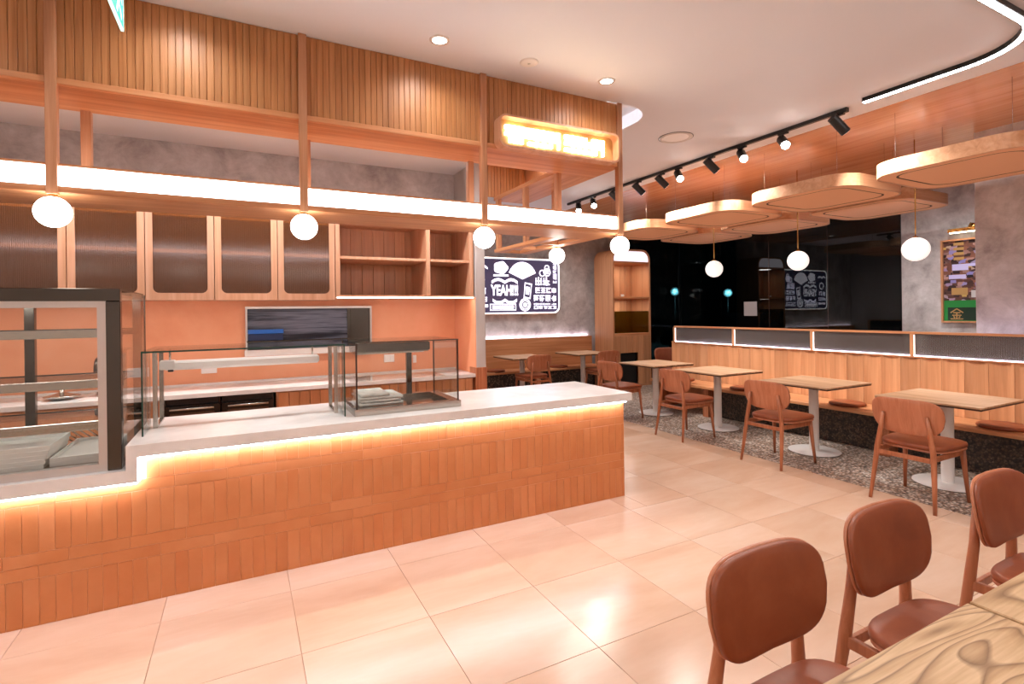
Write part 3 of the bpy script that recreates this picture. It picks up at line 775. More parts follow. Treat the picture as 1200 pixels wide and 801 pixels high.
# ================================================================== CHAIRS
def back_outline(n=40):
    pts = []
    for i in range(n):
        a = 2 * PI * i / n; c, s = math.cos(a), math.sin(a)
        e = 2 / 4.2
        y = math.copysign(abs(c) ** e, c); z = math.copysign(abs(s) ** e, s)
        hw = 0.25 - 0.045 * max(0, -z) ** 1.5 - 0.006 * max(0, z) ** 2
        pts.append((y * hw, 0.685 + z * 0.140))
    return pts
def seat_outline(n=40):
    pts = []
    for i in range(n):
        a = 2 * PI * i / n; c, s = math.cos(a), math.sin(a)
        e = 2 / 4.2
        x = math.copysign(abs(c) ** e, c); y = math.copysign(abs(s) ** e, s)
        pts.append((0.07 + x * 0.235, y * (0.235 + 0.012 * x)))
    return pts
def backmap(y, z, n):   # curved shell, concave to the sitter (+x), leaning back
    x = -0.175 - (z - 0.54) * 0.16 + 0.55 * y * y
    return Vector((x + n, y, z))
def make_chair(label, group):
    t = thing('dining_chair', label, 'chair', (0, 0, 0), group)
    obj('seat', pad_bm(seat_outline(), lambda a, b, n: Vector((a, b, 0.432 + n - 0.10 * max(0, 0.02 - a) ** 2)), 0.012, 0.046, 6, 0.006), 'leather', t, True)
    obj('seat_base', pad_bm(seat_outline(), lambda a, b, n: Vector((0.07 + (a - 0.07) * 0.985, b * 0.985, 0.424 + n)), 0.0, 0.019, 3, 0.0), 'chairply', t, True)
    obj('backrest', pad_bm(back_outline(), lambda a, b, n: backmap(a, b, n), -0.004, 0.010, 4, 0.0), 'chairply', t, True)
    obj('back_pad', pad_bm(back_outline(), lambda a, b, n: backmap(a * 0.985, 0.685 + (b - 0.685) * 0.985, n), 0.009, 0.028, 6, 0.006), 'leather_back', t, True)
    for s in (-1, 1):
        tube('rear_leg', [(-0.262, s * .222, 0), (-0.232, s * .208, 0.20), (-0.206, s * .193, 0.42), (-0.198, s * .172, 0.56), (-0.203, s * .150, 0.70)], [.0125, .0165, .0205, .018, .011], 'chairwood', t, 12)
        tube('front_leg', [(0.262, s * .222, 0), (0.24, s * .208, 0.22), (0.222, s * .197, 0.425)], [.0125, .0165, .0205], 'chairwood', t, 12)
        bm = bmesh.new(); bx(bm, -0.205, 0.222, s * .195 - .010, s * .195 + .010, 0.375, 0.415, 0.003); obj('side_rail', bm, 'chairwood', t)
    bm = bmesh.new(); bx(bm, 0.212, 0.232, -.19, .19, 0.385, 0.42, 0.003); obj('front_rail', bm, 'chairwood', t)
    bm = bmesh.new(); bx(bm, -0.216, -0.196, -.188, .188, 0.36, 0.395, 0.003); obj('back_rail', bm, 'chairwood', t)
    return t
ch0 = make_chair('', 'dining chairs')
CH = [ # x, y, facing angle, label
    (4.767, 2.19, 0, 'brown leather dining chair at the bench table nearest the camera'),
    (4.767, 3.42, 0, 'brown leather dining chair at the second bench table from the camera'),
    (4.767, 4.66, 0, 'brown leather dining chair at the third bench table, right of the counter end'),
    (4.767, 5.92, 6, 'brown leather dining chair at the farthest bench table, just behind the counter corner'),
    (1.363, 0.847, -90, 'large foreground leather chair, leftmost along the oak table edge'),
    (2.027, 0.862, -90, 'middle of the three foreground leather chairs along the oak table'),
    (2.842, 0.832, -90, 'foreground leather chair cut by the right edge of the picture'),
    (4.36, 7.64, 95, 'brown dining chair at the left table below the illuminated wall sign'),
    (5.86, 7.70, 90, 'brown dining chair at the right table of the back bench, before the arched shelf'),
    (7.05, 7.2, -100, 'lone brown chair standing past the end of the long bench by the dark window'),
]
for i, (x, y, a, l) in enumerate(CH):
    c = ch0 if i == 0 else copy_tree(ch0)
    c.location = (x, y, 0); c.rotation_euler = (0, 0, math.radians(a)); c['label'] = l

# ================================================================== TABLES
def make_table(wx, wy, topmat):
    t = thing('pedestal_table', '', 'table', (0, 0, 0), 'square pedestal tables')
    box('tabletop', -wx / 2, wx / 2, -wy / 2, wy / 2, 0.735, 0.75, topmat, t, 0.002)
    box('edge_band', -wx / 2 + .004, wx / 2 - .004, -wy / 2 + .004, wy / 2 - .004, 0.722, 0.735, 'blackedge', t, 0)
    lathe('column', [(0, 0.715), (0.10, 0.715), (0.10, 0.722), (0, 0.722)], (0, 0, 0), 'whitemetal', t, 20)
    lathe('stem', [(0.047, 0.018), (0.047, 0.715)], (0, 0, 0), 'whitemetal', t, 20)
    lathe('base_plate', [(0, 0.018), (0.05, 0.018), (0.242, 0.014), (0.252, 0.009), (0.252, 0.005), (0, 0.004)], (0, 0, 0), 'whitemetal', t, 36)
    lathe('base_rim', [(0, 0), (0.249, 0), (0.249, 0.006), (0, 0.006)], (0, 0, 0), 'rubber', t, 36)
    return t
tb0 = make_table(0.765, 0.765, 'tablefar')
TB = [(5.42, 2.27, 'square pedestal table at the long bench, nearest the camera'), (5.44, 3.47, 'square pedestal table second along the long bench'),
      (5.46, 4.76, 'square pedestal table third along the long bench'), (5.46, 5.90, 'square pedestal table at the far end of the long bench'),
      (4.37, 8.07, 'square pedestal table left along the back bench under the wall sign'), (5.73, 8.15, 'square pedestal table right along the back bench, beside the arched shelf')]
for i, (x, y, l) in enumerate(TB):
    t = tb0 if i == 0 else copy_tree(tb0)
    t.location = (x, y, 0); t['label'] = l
# foreground tables: heavy grained oak tops
M['grain'] = None
def grain_mat():
    m, nt, b = newmat('bold_grained_oak')
    v, rnd = coords(nt)
    mp = N(nt, 'ShaderNodeMapping'); mp.inputs['Scale'].default_value = (1.0, 5.0, 5.0); mp.inputs['Rotation'].default_value = (0, 0, 0.2); nt.links.new(v, mp.inputs[0])
    n1 = N(nt, 'ShaderNodeTexNoise', i_Scale=1.1, i_Detail=1.5, i_Roughness=0.4, i_Distortion=0.4); nt.links.new(mp.outputs[0], n1.inputs['Vector'])
    ml = N(nt, 'ShaderNodeMath', operation='MULTIPLY', i_1=15.0); nt.links.new(n1.outputs['Fac'], ml.inputs[0])
    fr = N(nt, 'ShaderNodeMath', operation='FRACT'); nt.links.new(ml.outputs[0], fr.inputs[0])
    fine = N(nt, 'ShaderNodeTexNoise', i_Scale=1.0, i_Detail=4.0); mp2 = N(nt, 'ShaderNodeMapping'); mp2.inputs['Scale'].default_value = (5, 90, 90); nt.links.new(v, mp2.inputs[0]); nt.links.new(mp2.outputs[0], fine.inputs['Vector'])
    r = ramp(nt, [(0.0, '8c6a44'), (0.12, 'b8946a'), (0.4, 'd2b086'), (0.88, 'd8b78e'), (1.0, '957350')]); nt.links.new(fr.outputs[0], r.inputs[0])
    r2 = ramp(nt, [(0.3, 'c8b090'), (0.7, 'ffffff')]); nt.links.new(fine.outputs['Fac'], r2.inputs[0])
    mx = N(nt, 'ShaderNodeMix', data_type='RGBA', blend_type='MULTIPLY'); mx.inputs[0].default_value = 0.6
    nt.links.new(r.outputs[0], mx.inputs[6]); nt.links.new(r2.outputs[0], mx.inputs[7]); nt.links.new(mx.outputs[2], b.inputs['Base Color'])
    b.inputs['Roughness'].default_value = 0.45
    return m
M['grain'] = grain_mat()
def oak_table(x0, x1, lab):
    t = thing('oak_table', lab, 'table', ((x0 + x1) / 2, 0.30, 0), 'foreground oak tables')
    box('tabletop', x0, x1, -0.09, 0.675, 0.722, 0.75, 'grain', t, 0.003)
    for xx in (x0 + .05, x1 - .05):
        for yy in (-0.04, 0.62): tube('leg', [(xx, yy, 0), (xx, yy, 0.722)], [.018, .024], 'blackedge', t, 12)
    box('apron', x0 + .06, x1 - .06, 0.60, 0.62, 0.66, 0.722, 'chairwood', t)
oak_table(0.95, 1.705, 'bold-grained oak table at the bottom right corner, left of the joint')
oak_table(1.717, 2.472, 'bold-grained oak table at the right edge, beyond the dark joint')

# ================================================================== LONG BENCH
XB = 6.3
bn = thing('long_bench', 'long oak bench with boarded back and fluted glass rail along the pebble floor', 'bench', (6.1, 3.5, 0))
BY0, BY1 = -0.6, 6.42
box('seat', 5.80, XB, BY0, BY1 - .02, 0.405, 0.44, 'wood_y', bn)
box('plinth', 6.02, XB, BY0, 5.30, 0, 0.405, 'pebble_dark', bn, 0)
for yy in (0.6, 2.95, 5.28): box('support', 5.86, 6.02, yy, yy + .10, 0, 0.405, 'chairwood', bn)
box('support', 5.86, XB, BY1 - .14, BY1 - .05, 0, 0.405, 'chairwood', bn)
box('back_core', XB + .02, XB + .10, BY0, BY1, 0, 1.0, 'wood_v', bn)
# scalloped boards
BW = 0.187
def board_mesh():
    bm = bmesh.new(); n = 6; pts = []
    for i in range(n + 1):
        u = i / n; pts.append((0.019 * (1 - (2 * u - 1) ** 2), u * (BW - .003)))
    pts2 = [(p[0], p[1]) for p in pts] + [(0.022, BW - .003), (0.022, 0)]
    prism_bm(bm, pts2, 'z', 0.44, 1.0)
    return bm
y = BY1 - BW; bd = None
while y > BY0:
    if bd is None:
        bd = obj('back_board', board_mesh(), 'wood_v', bn); bd.data.transform(Matrix.Translation(wloc(bn)))
        bd.location = Vector((XB, y, 0)) - wloc(bn)
    else: share(bd, 'back_board', (XB, y, 0), bn)
    y -= BW
box('ledge', XB - .005, XB + .12, BY0, BY1, 1.0, 1.016, 'wood_y', bn, 0.002)
box('top_rail', XB + .0, XB + .07, BY0, BY1 - .05, 1.25, 1.273, 'wood_y', bn, 0.002)
MY = [BY1 - .05, 5.21, 4.04, 2.945, 1.78, 0.6, BY0]
for i, yy in enumerate(MY):
    box('mullion', XB, XB + .07, yy - .018, yy + .018, 1.016, 1.25, 'wood_v', bn, 0.002)
for a, b in zip(MY, MY[1:]):
    box('fluted_pane', XB + .03, XB + .038, b + .018, a - .018, 1.016, 1.25, 'flute_y', bn, 0)
    box('led_tape', XB + .002, XB + .026, b + .02, a - .02, 1.016, 1.023, 'bled', bn, 0)
    box('led_tape', XB + .045, XB + .06, b + .02, a - .02, 1.016, 1.023, M['bled2'], bn, 0)
    box('led_tape', XB + .004, XB + .022, a - .022, a - .018, 1.023, 1.24, M['bled3'], bn, 0)
# ---- back bench
b2 = thing('back_bench', 'oak bench with plain veneer back below the illuminated wall sign', 'bench', (4.7, 8.7, 0))
box('seat', 2.36, 6.48, 8.42, 8.88, 0.405, 0.44, 'wood_x', b2)
box('backrest', 2.36, 6.48, 8.88, 8.94, 0.44, 1.02, 'wood_x', b2)
box('plinth', 2.36, 6.48, 8.56, 8.88, 0, 0.405, 'pebble_dark', b2, 0)
for xx in (3.2, 4.9, 6.3): box('support', xx, xx + .08, 8.46, 8.56, 0, 0.405, 'cab', b2)
box('led_tape', 2.4, 6.44, 8.95, 8.98, 1.0, 1.012, emit('wall_wash_led', 'f8f0ff', 16.0), b2, 0)
# seat pads
pd = lathe('seat_pad', [(0, 0), (0.17, 0), (0.182, 0.012), (0.178, 0.028), (0.16, 0.036), (0, 0.040)], (6.05, 3.47, 0.44), 'leather', None, 36)
tag(pd, 'round leather seat pad on the long bench behind the second table', 'cushion', 'round seat pads')
for x, y, l in ((6.05, 2.12, 'round leather seat pad on the long bench at the right edge of the picture'), (6.05, 4.83, 'round leather seat pad on the long bench behind the third table'),
                (6.05, 5.95, 'round leather seat pad at the far end of the long bench'), (4.12, 8.64, 'round leather seat pad at the left end of the back bench'), (5.50, 8.66, 'round leather seat pad on the back bench between the two tables')):
    p = pd.copy(); COL.objects.link(p); p.location = (x, y, 0.44); p['label'] = l

# ================================================================== ARCHED SHELF
ash = thing('arched_shelf', 'tall oak display shelf with arched top in front of the dark window', 'shelf', (6.99, 8.5, 0))
ax0, ax1, ay0, ay1, az1 = 6.50, 7.475, 8.20, 8.80, 2.77
def arch(x0, x1, z0, z1, r, n=8):
    p = [(x0, z0), (x1, z0)]
    p += [(x1 - r + r * math.cos(a), z1 - r + r * math.sin(a)) for a in [PI / 2 * i / n for i in range(n + 1)]]
    p += [(x0 + r - r * math.sin(a), z1 - r + r * math.cos(a)) for a in [PI / 2 * i / n for i in range(n + 1)]]
    return p
ring('casing', arch(ax0, ax1, 0.0, az1, 0.2), arch(ax0 + .035, ax1 - .035, 0.03, az1 - .035, 0.17), 'y', ay0, ay1, 'wood_v', ash)
nbb = 6
for i in range(nbb):
    wq = (ax1 - ax0 - .07) / nbb; box('back_board', ax0 + .035 + i * wq + .002, ax0 + .035 + (i + 1) * wq - .002, ay1 - .04, ay1 - .015, 1.06, 2.52, 'wood_v', ash, 0.006)
prism('back_panel', arch(ax0 + .02, ax1 - .02, 0.01, az1 - .02, 0.18), 'y', ay1 - .014, ay1 - .002, 'wood_v', ash)
prism('light_head', arch(ax0 + .036, ax1 - .036, 2.525, az1 - .036, 0.165), 'y', ay0 + .02, ay0 + .04, emit('shelf_head_glow', 'f4f2ff', 0.8), ash)
box('shelf', ax0 + .035, ax1 - .035, ay0 + .01, ay1 - .04, 1.775, 1.81, 'wood_x', ash); box('shelf', ax0 + .035, ax1 - .035, ay0 + .01, ay1 - .04, 1.03, 1.075, 'wood_x', ash)
box('shelf', ax0 + .035, ax1 - .035, ay0 + .01, ay1 - .04, 2.495, 2.525, 'wood_x', ash)
box('tinted_pane', ax0 + .036, ax1 - .036, ay0 + .03, ay0 + .038, 1.08, 1.52, 'olive', ash, 0)
wq = (ax1 - ax0 - .07) / 6
for i in range(6):
    z1_ = 1.03 if i in (0, 1, 4, 5) else 1.03
    if i in (1, 2, 3): box('front_board', ax0 + .035 + i * wq + .002, ax0 + .035 + (i + 1) * wq - .002, ay0 + .004, ay0 + .03, 0.68, 1.028, 'wood_v', ash, 0.006)
    else: box('front_board', ax0 + .035 + i * wq + .002, ax0 + .035 + (i + 1) * wq - .002, ay0 + .004, ay0 + .03, 0.03, 1.028, 'wood_v', ash, 0.006)
box('waste_flap', ax0 + .035 + wq, ax0 + .035 + 4 * wq, ay0 + .06, ay0 + .08, 0.03, 0.68, 'black', ash)
light('AREA', 'head_light', (6.99, 8.40, 2.48), ash, 4.0, size=0.3)
light('AREA', 'added_shelf_lamp', (6.99, 8.45, 1.76), ash, 3.0, size=0.3)  # unseen light added to lift the dark lower compartment
cup = thing('small_cup', 'small pale cup on the upper shelf of the arched unit', 'cup', (6.86, 8.35, 1.81))
lathe('body', [(0, 0.002), (0.028, 0.002), (0.036, 0.05), (0.033, 0.05), (0.026, 0.008), (0, 0.008)], (6.86, 8.35, 1.81), 'dishplate', cup)
tube('handle', [(6.86 + .034 + .016 * math.sin(a), 8.35, 1.835 - .016 * math.cos(a)) for a in [PI * i / 6 for i in range(7)]], 0.004, 'dishplate', cup, 6)

# ================================================================== ILLUMINATED WALL SIGN
wsn = thing('illuminated_sign', 'large rounded light-up wall sign with white street-style graphics on dark purple', 'sign', (4.69, 8.95, 1.45))
qx0, qx1, qz0, qz1 = 3.70, 5.69, 1.50, 2.575
qcx, qcz = (qx0 + qx1) / 2, (qz0 + qz1) / 2
prism('backing_box', rrect(qx1 - qx0 + .02, qz1 - qz0 + .02, 0.15, 8, qcx, qcz - .0), 'y', 8.90, 8.998, 'wood_x', wsn)
ring('border', rrect(qx1 - qx0, qz1 - qz0, 0.14, 8, qcx, qcz), rrect(qx1 - qx0 - .05, qz1 - qz0 - .05, 0.115, 8, qcx, qcz), 'y', 8.875, 8.90, 'signborder', wsn)
face = prism('face', rrect(qx1 - qx0 - .05, qz1 - qz0 - .05, 0.115, 8, qcx, qcz), 'y', 8.884, 8.899, 'signface', wsn)
YS = 8.879
def gmark(name, fn, mat='signwhite'):
    bm = bmesh.new(); fn(bm); return obj(name, bm, mat, wsn)
def S2(u, v): return qx0 + u * (qx1 - qx0), qz0 + v * (qz1 - qz0)     # sign coordinates 0..1
def rbar(bm, u0, u1, v0, v1, yy=YS):
    a, c = S2(u0, v0); b, d = S2(u1, v1); bx(bm, a, b, yy, 8.884, c, d)
def wave(bm, u0, u1, v, amp, th, per):
    n = 40; top = []; bot = []
    for i in range(n + 1):
        u = u0 + (u1 - u0) * i / n; d = amp * abs(math.sin(PI * per * i / n))
        a, c = S2(u, v + d); top.append((a, c + th / 2)); bot.append((a, c - th / 2))
    f = AX['y']
    for yy in (YS,):
        tv = [bm.verts.new(f(p[0], p[1], yy)) for p in top]; bv = [bm.verts.new(f(p[0], p[1], yy)) for p in bot]
        for i in range(n): bm.faces.new((tv[i], tv[i + 1], bv[i + 1], bv[i]))
    r = bmesh.ops.extrude_face_region(bm, geom=list(bm.faces))
    bmesh.ops.translate(bm, vec=(0, 0.005, 0), verts=[e for e in r['geom'] if isinstance(e, bmesh.types.BMVert)])
def disc(bm, u, v, r0, r1, seg=28):
    a, c = S2(u, v)
    o = [(a + r1 * math.cos(2 * PI * i / seg), c + r1 * math.sin(2 * PI * i / seg)) for i in range(seg)]
    if r0 <= 0: prism_bm(bm, o, 'y', YS, 8.884)
    else: ring_bm(bm, o, [(a + (p[0] - a) * r0 / r1, c + (p[1] - c) * r0 / r1) for p in o], 'y', YS, 8.884)
def fan(bm):
    a, c = S2(0.575, 0.62); pts = [(a, c - .0)]
    for i in range(13):
        t = PI * (0.14 + 0.72 * i / 12); pts.append((a + 0.33 * math.cos(t), c + 0.37 * math.sin(t) - .03))
    prism_bm(bm, pts, 'y', YS, 8.884)
gmark('fan', fan)
def dumpling(bm):
    a, c = S2(0.34, 0.82); pts = []
    for i in range(24):
        t = 2 * PI * i / 24; rr = 1 + 0.07 * math.cos(5 * t); pts.append((a + 0.15 * rr * math.cos(t), c + 0.12 * rr * math.sin(t)))
    prism_bm(bm, pts, 'y', YS, 8.884)
gmark('bun', dumpling)
gmark('caption_bar', lambda bm: rbar(bm, 0.26, 0.42, 0.665, 0.70))
gmark('wave_line', lambda bm: wave(bm, 0.24, 0.52, 0.56, 0.05, 0.055, 2)); gmark('wave_line', lambda bm: wave(bm, 0.26, 0.50, 0.22, -0.0, 0.01, 2))
gmark('wave_line', lambda bm: wave(bm, 0.25, 0.51, 0.245, -0.05, 0.055, 2))
def takeout(bm):
    a, c = S2(0.625, 0.42)
    o = [(a - .08, c - .15), (a + .07, c - .17), (a + .11, c + .13), (a - .05, c + .16)]
    cc = (a + .01, c)
    i_ = [(cc[0] + (p[0] - cc[0]) * .78, cc[1] + (p[1] - cc[1]) * .82) for p in o]
    ring_bm(bm, o, i_, 'y', YS, 8.884)
    j_ = [(cc[0] + (p[0] - cc[0]) * .5, cc[1] + (p[1] - cc[1]) * .5) for p in o]; prism_bm(bm, j_, 'y', YS, 8.884)
gmark('takeaway_box', takeout)
gmark('ring_mark', lambda bm: disc(bm, 0.60, 0.16, 0.105, 0.125)); gmark('ring_mark', lambda bm: disc(bm, 0.60, 0.16, 0.07, 0.09)); gmark('ring_mark', lambda bm: disc(bm, 0.60, 0.16, 0.0, 0.045))
gmark('emblem', lambda bm: (disc(bm, 0.855, 0.76, 0.06, 0.085), disc(bm, 0.80, 0.74, 0.05, 0.07), disc(bm, 0.855, 0.76, 0.0, 0.04), disc(bm, 0.855, 0.84, 0.04, 0.06)))
gmark('caption_frame', lambda bm: ring_bm(bm, [S2(0.22, 0.06), S2(0.50, 0.06), S2(0.50, 0.18), S2(0.22, 0.18)], [S2(0.228, 0.075), S2(0.492, 0.075), S2(0.492, 0.165), S2(0.228, 0.165)], 'y', YS, 8.884))
gmark('caption_bar', lambda bm: rbar(bm, 0.245, 0.475, 0.09, 0.15))
gmark('wave_line', lambda bm: wave(bm, 0.03, 0.2, 0.8, 0.04, 0.04, 2)); gmark('ring_mark', lambda bm: disc(bm, 0.12, 0.6, 0.07, 0.1)); gmark('caption_bar', lambda bm: rbar(bm, 0.04, 0.2, 0.12, 0.17))
def glyph(u, v, du, dv):
    bm = bmesh.new()
    st = [(0, 1, .84, 1), (0.05, .95, .42, .56), (0, 1, 0, .15), (.42, .58, 0, 1), (.04, .2, .1, .9), (.8, .96, .1, .9), (.2, .8, .64, .76), (.2, .8, .22, .32)]
    for (a0, a1, b0, b1) in random.sample(st, 5): rbar(bm, u + a0 * du, u + a1 * du, v + b0 * dv, v + b1 * dv)
    return obj('character', bm, 'signwhite', wsn)
for r_, (v0, n_, u0, u1, dv) in enumerate(((0.52, 2, 0.72, 0.90, 0.15), (0.375, 4, 0.72, 0.97, 0.10), (0.215, 4, 0.70, 0.97, 0.12), (0.08, 5, 0.70, 0.97, 0.055), (0.155, 4, 0.70, 0.97, 0.03), (0.34, 2, 0.04, 0.19, 0.12), (0.22, 3, 0.03, 0.2, 0.08))):
    for k in range(n_): glyph(u0 + (u1 - u0) * k / n_, v0, (u1 - u0) / n_ * .84, dv)
for k in range(6): glyph(0.925, 0.56 + k * 0.062, 0.042, 0.05)
# the word, as lettering on the face
tc_ = bpy.data.curves.new('word', 'FONT'); tc_.body = 'YEAH!!!'; tc_.size = 0.235; tc_.extrude = 0.0025; tc_.offset = 0.008
to = bpy.data.objects.new('word', tc_); COL.objects.link(to)
dg = bpy.context.evaluated_depsgraph_get(); me = bpy.data.meshes.new_from_object(to.evaluated_get(dg)); bpy.data.objects.remove(to)
wd_ = max(v.co.x for v in me.vertices) - min(v.co.x for v in me.vertices)
ux0, uz0 = S2(0.235, 0.335); sc_ = (S2(0.53, 0)[0] - ux0) / wd_
for v in me.vertices: v.co = Vector((ux0 + v.co.x * sc_, YS + 0.0025 - v.co.z, uz0 + v.co.y * 1.15)) - wloc(wsn)
me.materials.clear(); me.materials.append(M['signwhite'])
o = bpy.data.objects.new('lettering', me); COL.objects.link(o); o.parent = wsn

# ================================================================== CEILING PANELS AND PENDANTS
ZPN = 2.712; KP = 1.16
def make_panel():
    t = thing('ceiling_panel', '', 'ceiling panel', (0, 0, ZPN), 'rounded acoustic panels hung below the veneer ceiling')
    o1 = rrect(1.16, 1.16, 0.27, 10); i1 = rrect(1.12, 1.12, 0.25, 10)
    ring('rim', o1, i1, 'z', ZPN, ZPN + 0.12, 'panel_side', t)
    ring('border', rrect(1.121, 1.121, 0.25, 10), rrect(0.90, 0.90, 0.18, 10), 'z', ZPN + .004, ZPN + .016, 'panel_in', t)
    ring('groove', rrect(0.90, 0.90, 0.18, 10), rrect(0.862, 0.862, 0.165, 10), 'z', ZPN + .0055, ZPN + .016, 'groove', t)
    prism('centre_panel', rrect(0.862, 0.862, 0.165, 10), 'z', ZPN + .006, ZPN + .016, 'panel_in', t)
    ring('added_uplight', rrect(0.80, 0.80, 0.15, 6), rrect(0.76, 0.76, 0.14, 6), 'z', ZPN + .02, ZPN + .03, M['upl'], t)  # added glow ring, hidden from below, to lift the veneer ceiling
    for sx in (-.42, .42):
        for sy in (-1, 1): tube('hanger_wire', [(sx, sy * .40, ZPN + .02), (sx, sy * .40, ZC - .004)], 0.0017, 'steel', t, 6)
    return t
pn0 = make_panel()
PN = [(4.86, 1.85, 'nearest hanging ceiling panel, cut by the right edge'), (4.86, 2.985, 'hanging ceiling panel second from the right in the front row'), (4.84, 4.13, 'hanging ceiling panel third from the right in the front row'),
      (4.84, 5.31, 'farthest hanging ceiling panel of the front row, beside the canopy post'), (5.90, 3.07, 'hanging ceiling panel in the rear row before the concrete wall'), (5.90, 4.25, 'middle hanging ceiling panel of the rear row'), (5.91, 5.34, 'farthest hanging ceiling panel of the rear row')]
for i, (x, y, l) in enumerate(PN):
    p = pn0 if i == 0 else copy_tree(pn0)
    p.location = (x * KP, y * KP, ZPN); p['label'] = l
pe = thing('globe_pendant', '', 'lamp', (0, 0, ZPN), 'globe pendants over the bench tables')
lathe('globe', sphere_prof(0.123, -0.575), wloc(pe), 'globe2', pe, 32)
tube('rod', [(0, 0, ZPN - .45), (0, 0, ZC - .004)], 0.006, 'brass', pe, 8)
lathe('cap', [(0, -0.438), (0.02, -0.44), (0.03, -0.458), (0, -0.458)], wloc(pe), 'brass', pe, 16)
for i, (x, y, l) in enumerate(((6.24, 5.476, 'white globe pendant over the third bench table'), (6.24, 4.16, 'white globe pendant in front of the mirrored sign in the window'), (6.24, 2.867, 'white globe pendant nearest the framed poster'))):
    p = pe if i == 0 else copy_tree(pe)
    p.location = (x, y, ZPN); p['label'] = l

# ================================================================== CEILING FITTINGS
def aim(v): return Vector(v).to_track_quat('-Z', 'Y').to_euler()
def downlight(x, y, lab, energy=L_DOWN, z=ZC):
    t = thing('downlight', lab, 'downlight', (x, y, z), 'recessed ceiling downlights')
    lathe('trim', [(0.046, -0.004), (0.064, -0.004), (0.066, 0.0), (0.046, 0.0)], (x, y, z), 'whitemetal', t, 28)
    lathe('lens', [(0, -0.002), (0.046, -0.002)], (x, y, z), 'lens', t, 28)
    light('SPOT', 'lamp', (x, y, z - 0.012), t, energy, (1, .98, .96), (0, 0, 0), 0.05, 2.7, 0.8)
downlight(1.138, 3.156, 'lit ceiling downlight left of the round detector', L_DOWN * .6)
downlight(2.478, 3.166, 'lit ceiling downlight near the canopy corner', L_DOWN * .6)
DL = [(-0.3, 3.156, .6, 'added above the pastry showcase, beyond the top left corner'), (-1.6, 2.4, 1, 'added over the left end of the service aisle'), (-1.6, 0.6, 1.6, 'added left of the camera position'), (0.2, 1.35, 1, 'added over the aisle in front of the counter'),
      (3.355, 1.477, 2.6, 'over the aisle just above the top edge, right side'), (-0.9, -1.2, 2.2, 'added behind the camera, left'), (1.0, -1.3, 2.2, 'added behind the camera, middle'), (3.0, -1.3, 2.2, 'added behind the camera, right'), (5.0, -1.2, 2.0, 'added behind the camera over the bench'),
      (3.7, 5.6, 1.3, 'added over the aisle, hidden by the canopy'), (3.7, 7.3, 2.8, 'added over the back tables, seen through the canopy'), (5.6, 7.6, 2.8, 'added over the back bench near the arched shelf'),
      (7.9, 3.3, 4.6, 'added over the space before the framed poster'), (2.60, 4.5, .6, 'added inside the canopy frame, hidden by its soffit'), (7.8, 5.3, 1.2, 'added in the veneer behind the long bench'), (8.0, 7.2, 1.2, 'added in the veneer near the dark window')]
for x, y, k, l in DL: downlight(x, y, 'recessed ceiling downlight ' + l, L_DOWN * k, ZC if x < 4.99 else ZC - .004)  # fill sources added out of sight, except the one above the top edge
for x, l in ((-1.3, 'left'), (0.1, 'middle'), (1.5, 'right')): downlight(x, 4.7, 'added kitchen ceiling downlight hidden behind the canopy, ' + l, 120.0, 3.155)  # unseen downlights added to brighten the kitchen
dt = thing('smoke_detector', 'round white detector disc on the ceiling between the two downlights', 'detector', (1.80, 3.164, ZC))
lathe('plate', [(0, -0.010), (0.05, -0.010), (0.066, -0.003), (0.066, 0), (0, 0)], (1.80, 3.164, ZC), 'whitemetal', dt, 28)
lathe('button', [(0, -0.016), (0.010, -0.014), (0.011, -0.010), (0, -0.010)], (1.80, 3.164, ZC), 'alu', dt, 12)
sp = thing('ceiling_speaker', 'round grilled ceiling speaker with dark rim above the aisle', 'speaker', (3.918, 3.90, ZC))
lathe('rim', [(0.125, -0.003), (0.15, -0.012), (0.165, -0.004), (0.165, 0), (0.125, 0)], (3.918, 3.90, ZC), 'alu', sp, 36)
lathe('grille', [(0, -0.004), (0.125, -0.004)], (3.918, 3.90, ZC), 'white', sp, 36)
lathe('shadow_gap', [(0.165, -0.002), (0.172, -0.002), (0.172, 0), (0.165, 0)], (3.918, 3.90, ZC), 'black', sp, 36)
# track and heads
tr = thing('lighting_track', 'black lighting track running along the white ceiling beside the veneer', 'track', (4.70, 4.85, ZC))
box('rail', 4.682, 4.718, 2.68, 7.05, ZC - .034, ZC, 'black', tr, 0.002)
box('end_feed', 4.68, 4.72, 2.66, 2.80, ZC - .04, ZC, 'black', tr, 0.003)
def head(y, d, lit, lab):
    t = thing('track_spotlight', lab, 'spotlight', (4.70, y, ZC - .034), 'black cylinder heads on the ceiling track')
    d = Vector(d).normalized(); piv = Vector((4.70, y, ZC - .125))
    box('adapter', 4.684, 4.716, y - .05, y + .05, ZC - .052, ZC - .034, 'black', t, 0.002)
    tube('stem', [(4.70, y, ZC - .052), piv], 0.007, 'black', t, 8)
    a = piv - d * 0.085; b = piv + d * 0.095
    bm = bmesh.new(); tube_bm(bm, [a, b], 0.043, 18); obj('cylinder', bm, 'black', t)
    bm = bmesh.new(); tube_bm(bm, [b + d * .001, b + d * .002], 0.038, 18); obj('lens', bm, 'spotlens' if lit else 'dimlens', t)
    light('SPOT', 'lamp', b + d * .01, t, 35.0 if lit else L_TRACK, (1, .96, .91), aim(d), 0.03, 1.7, 0.7)
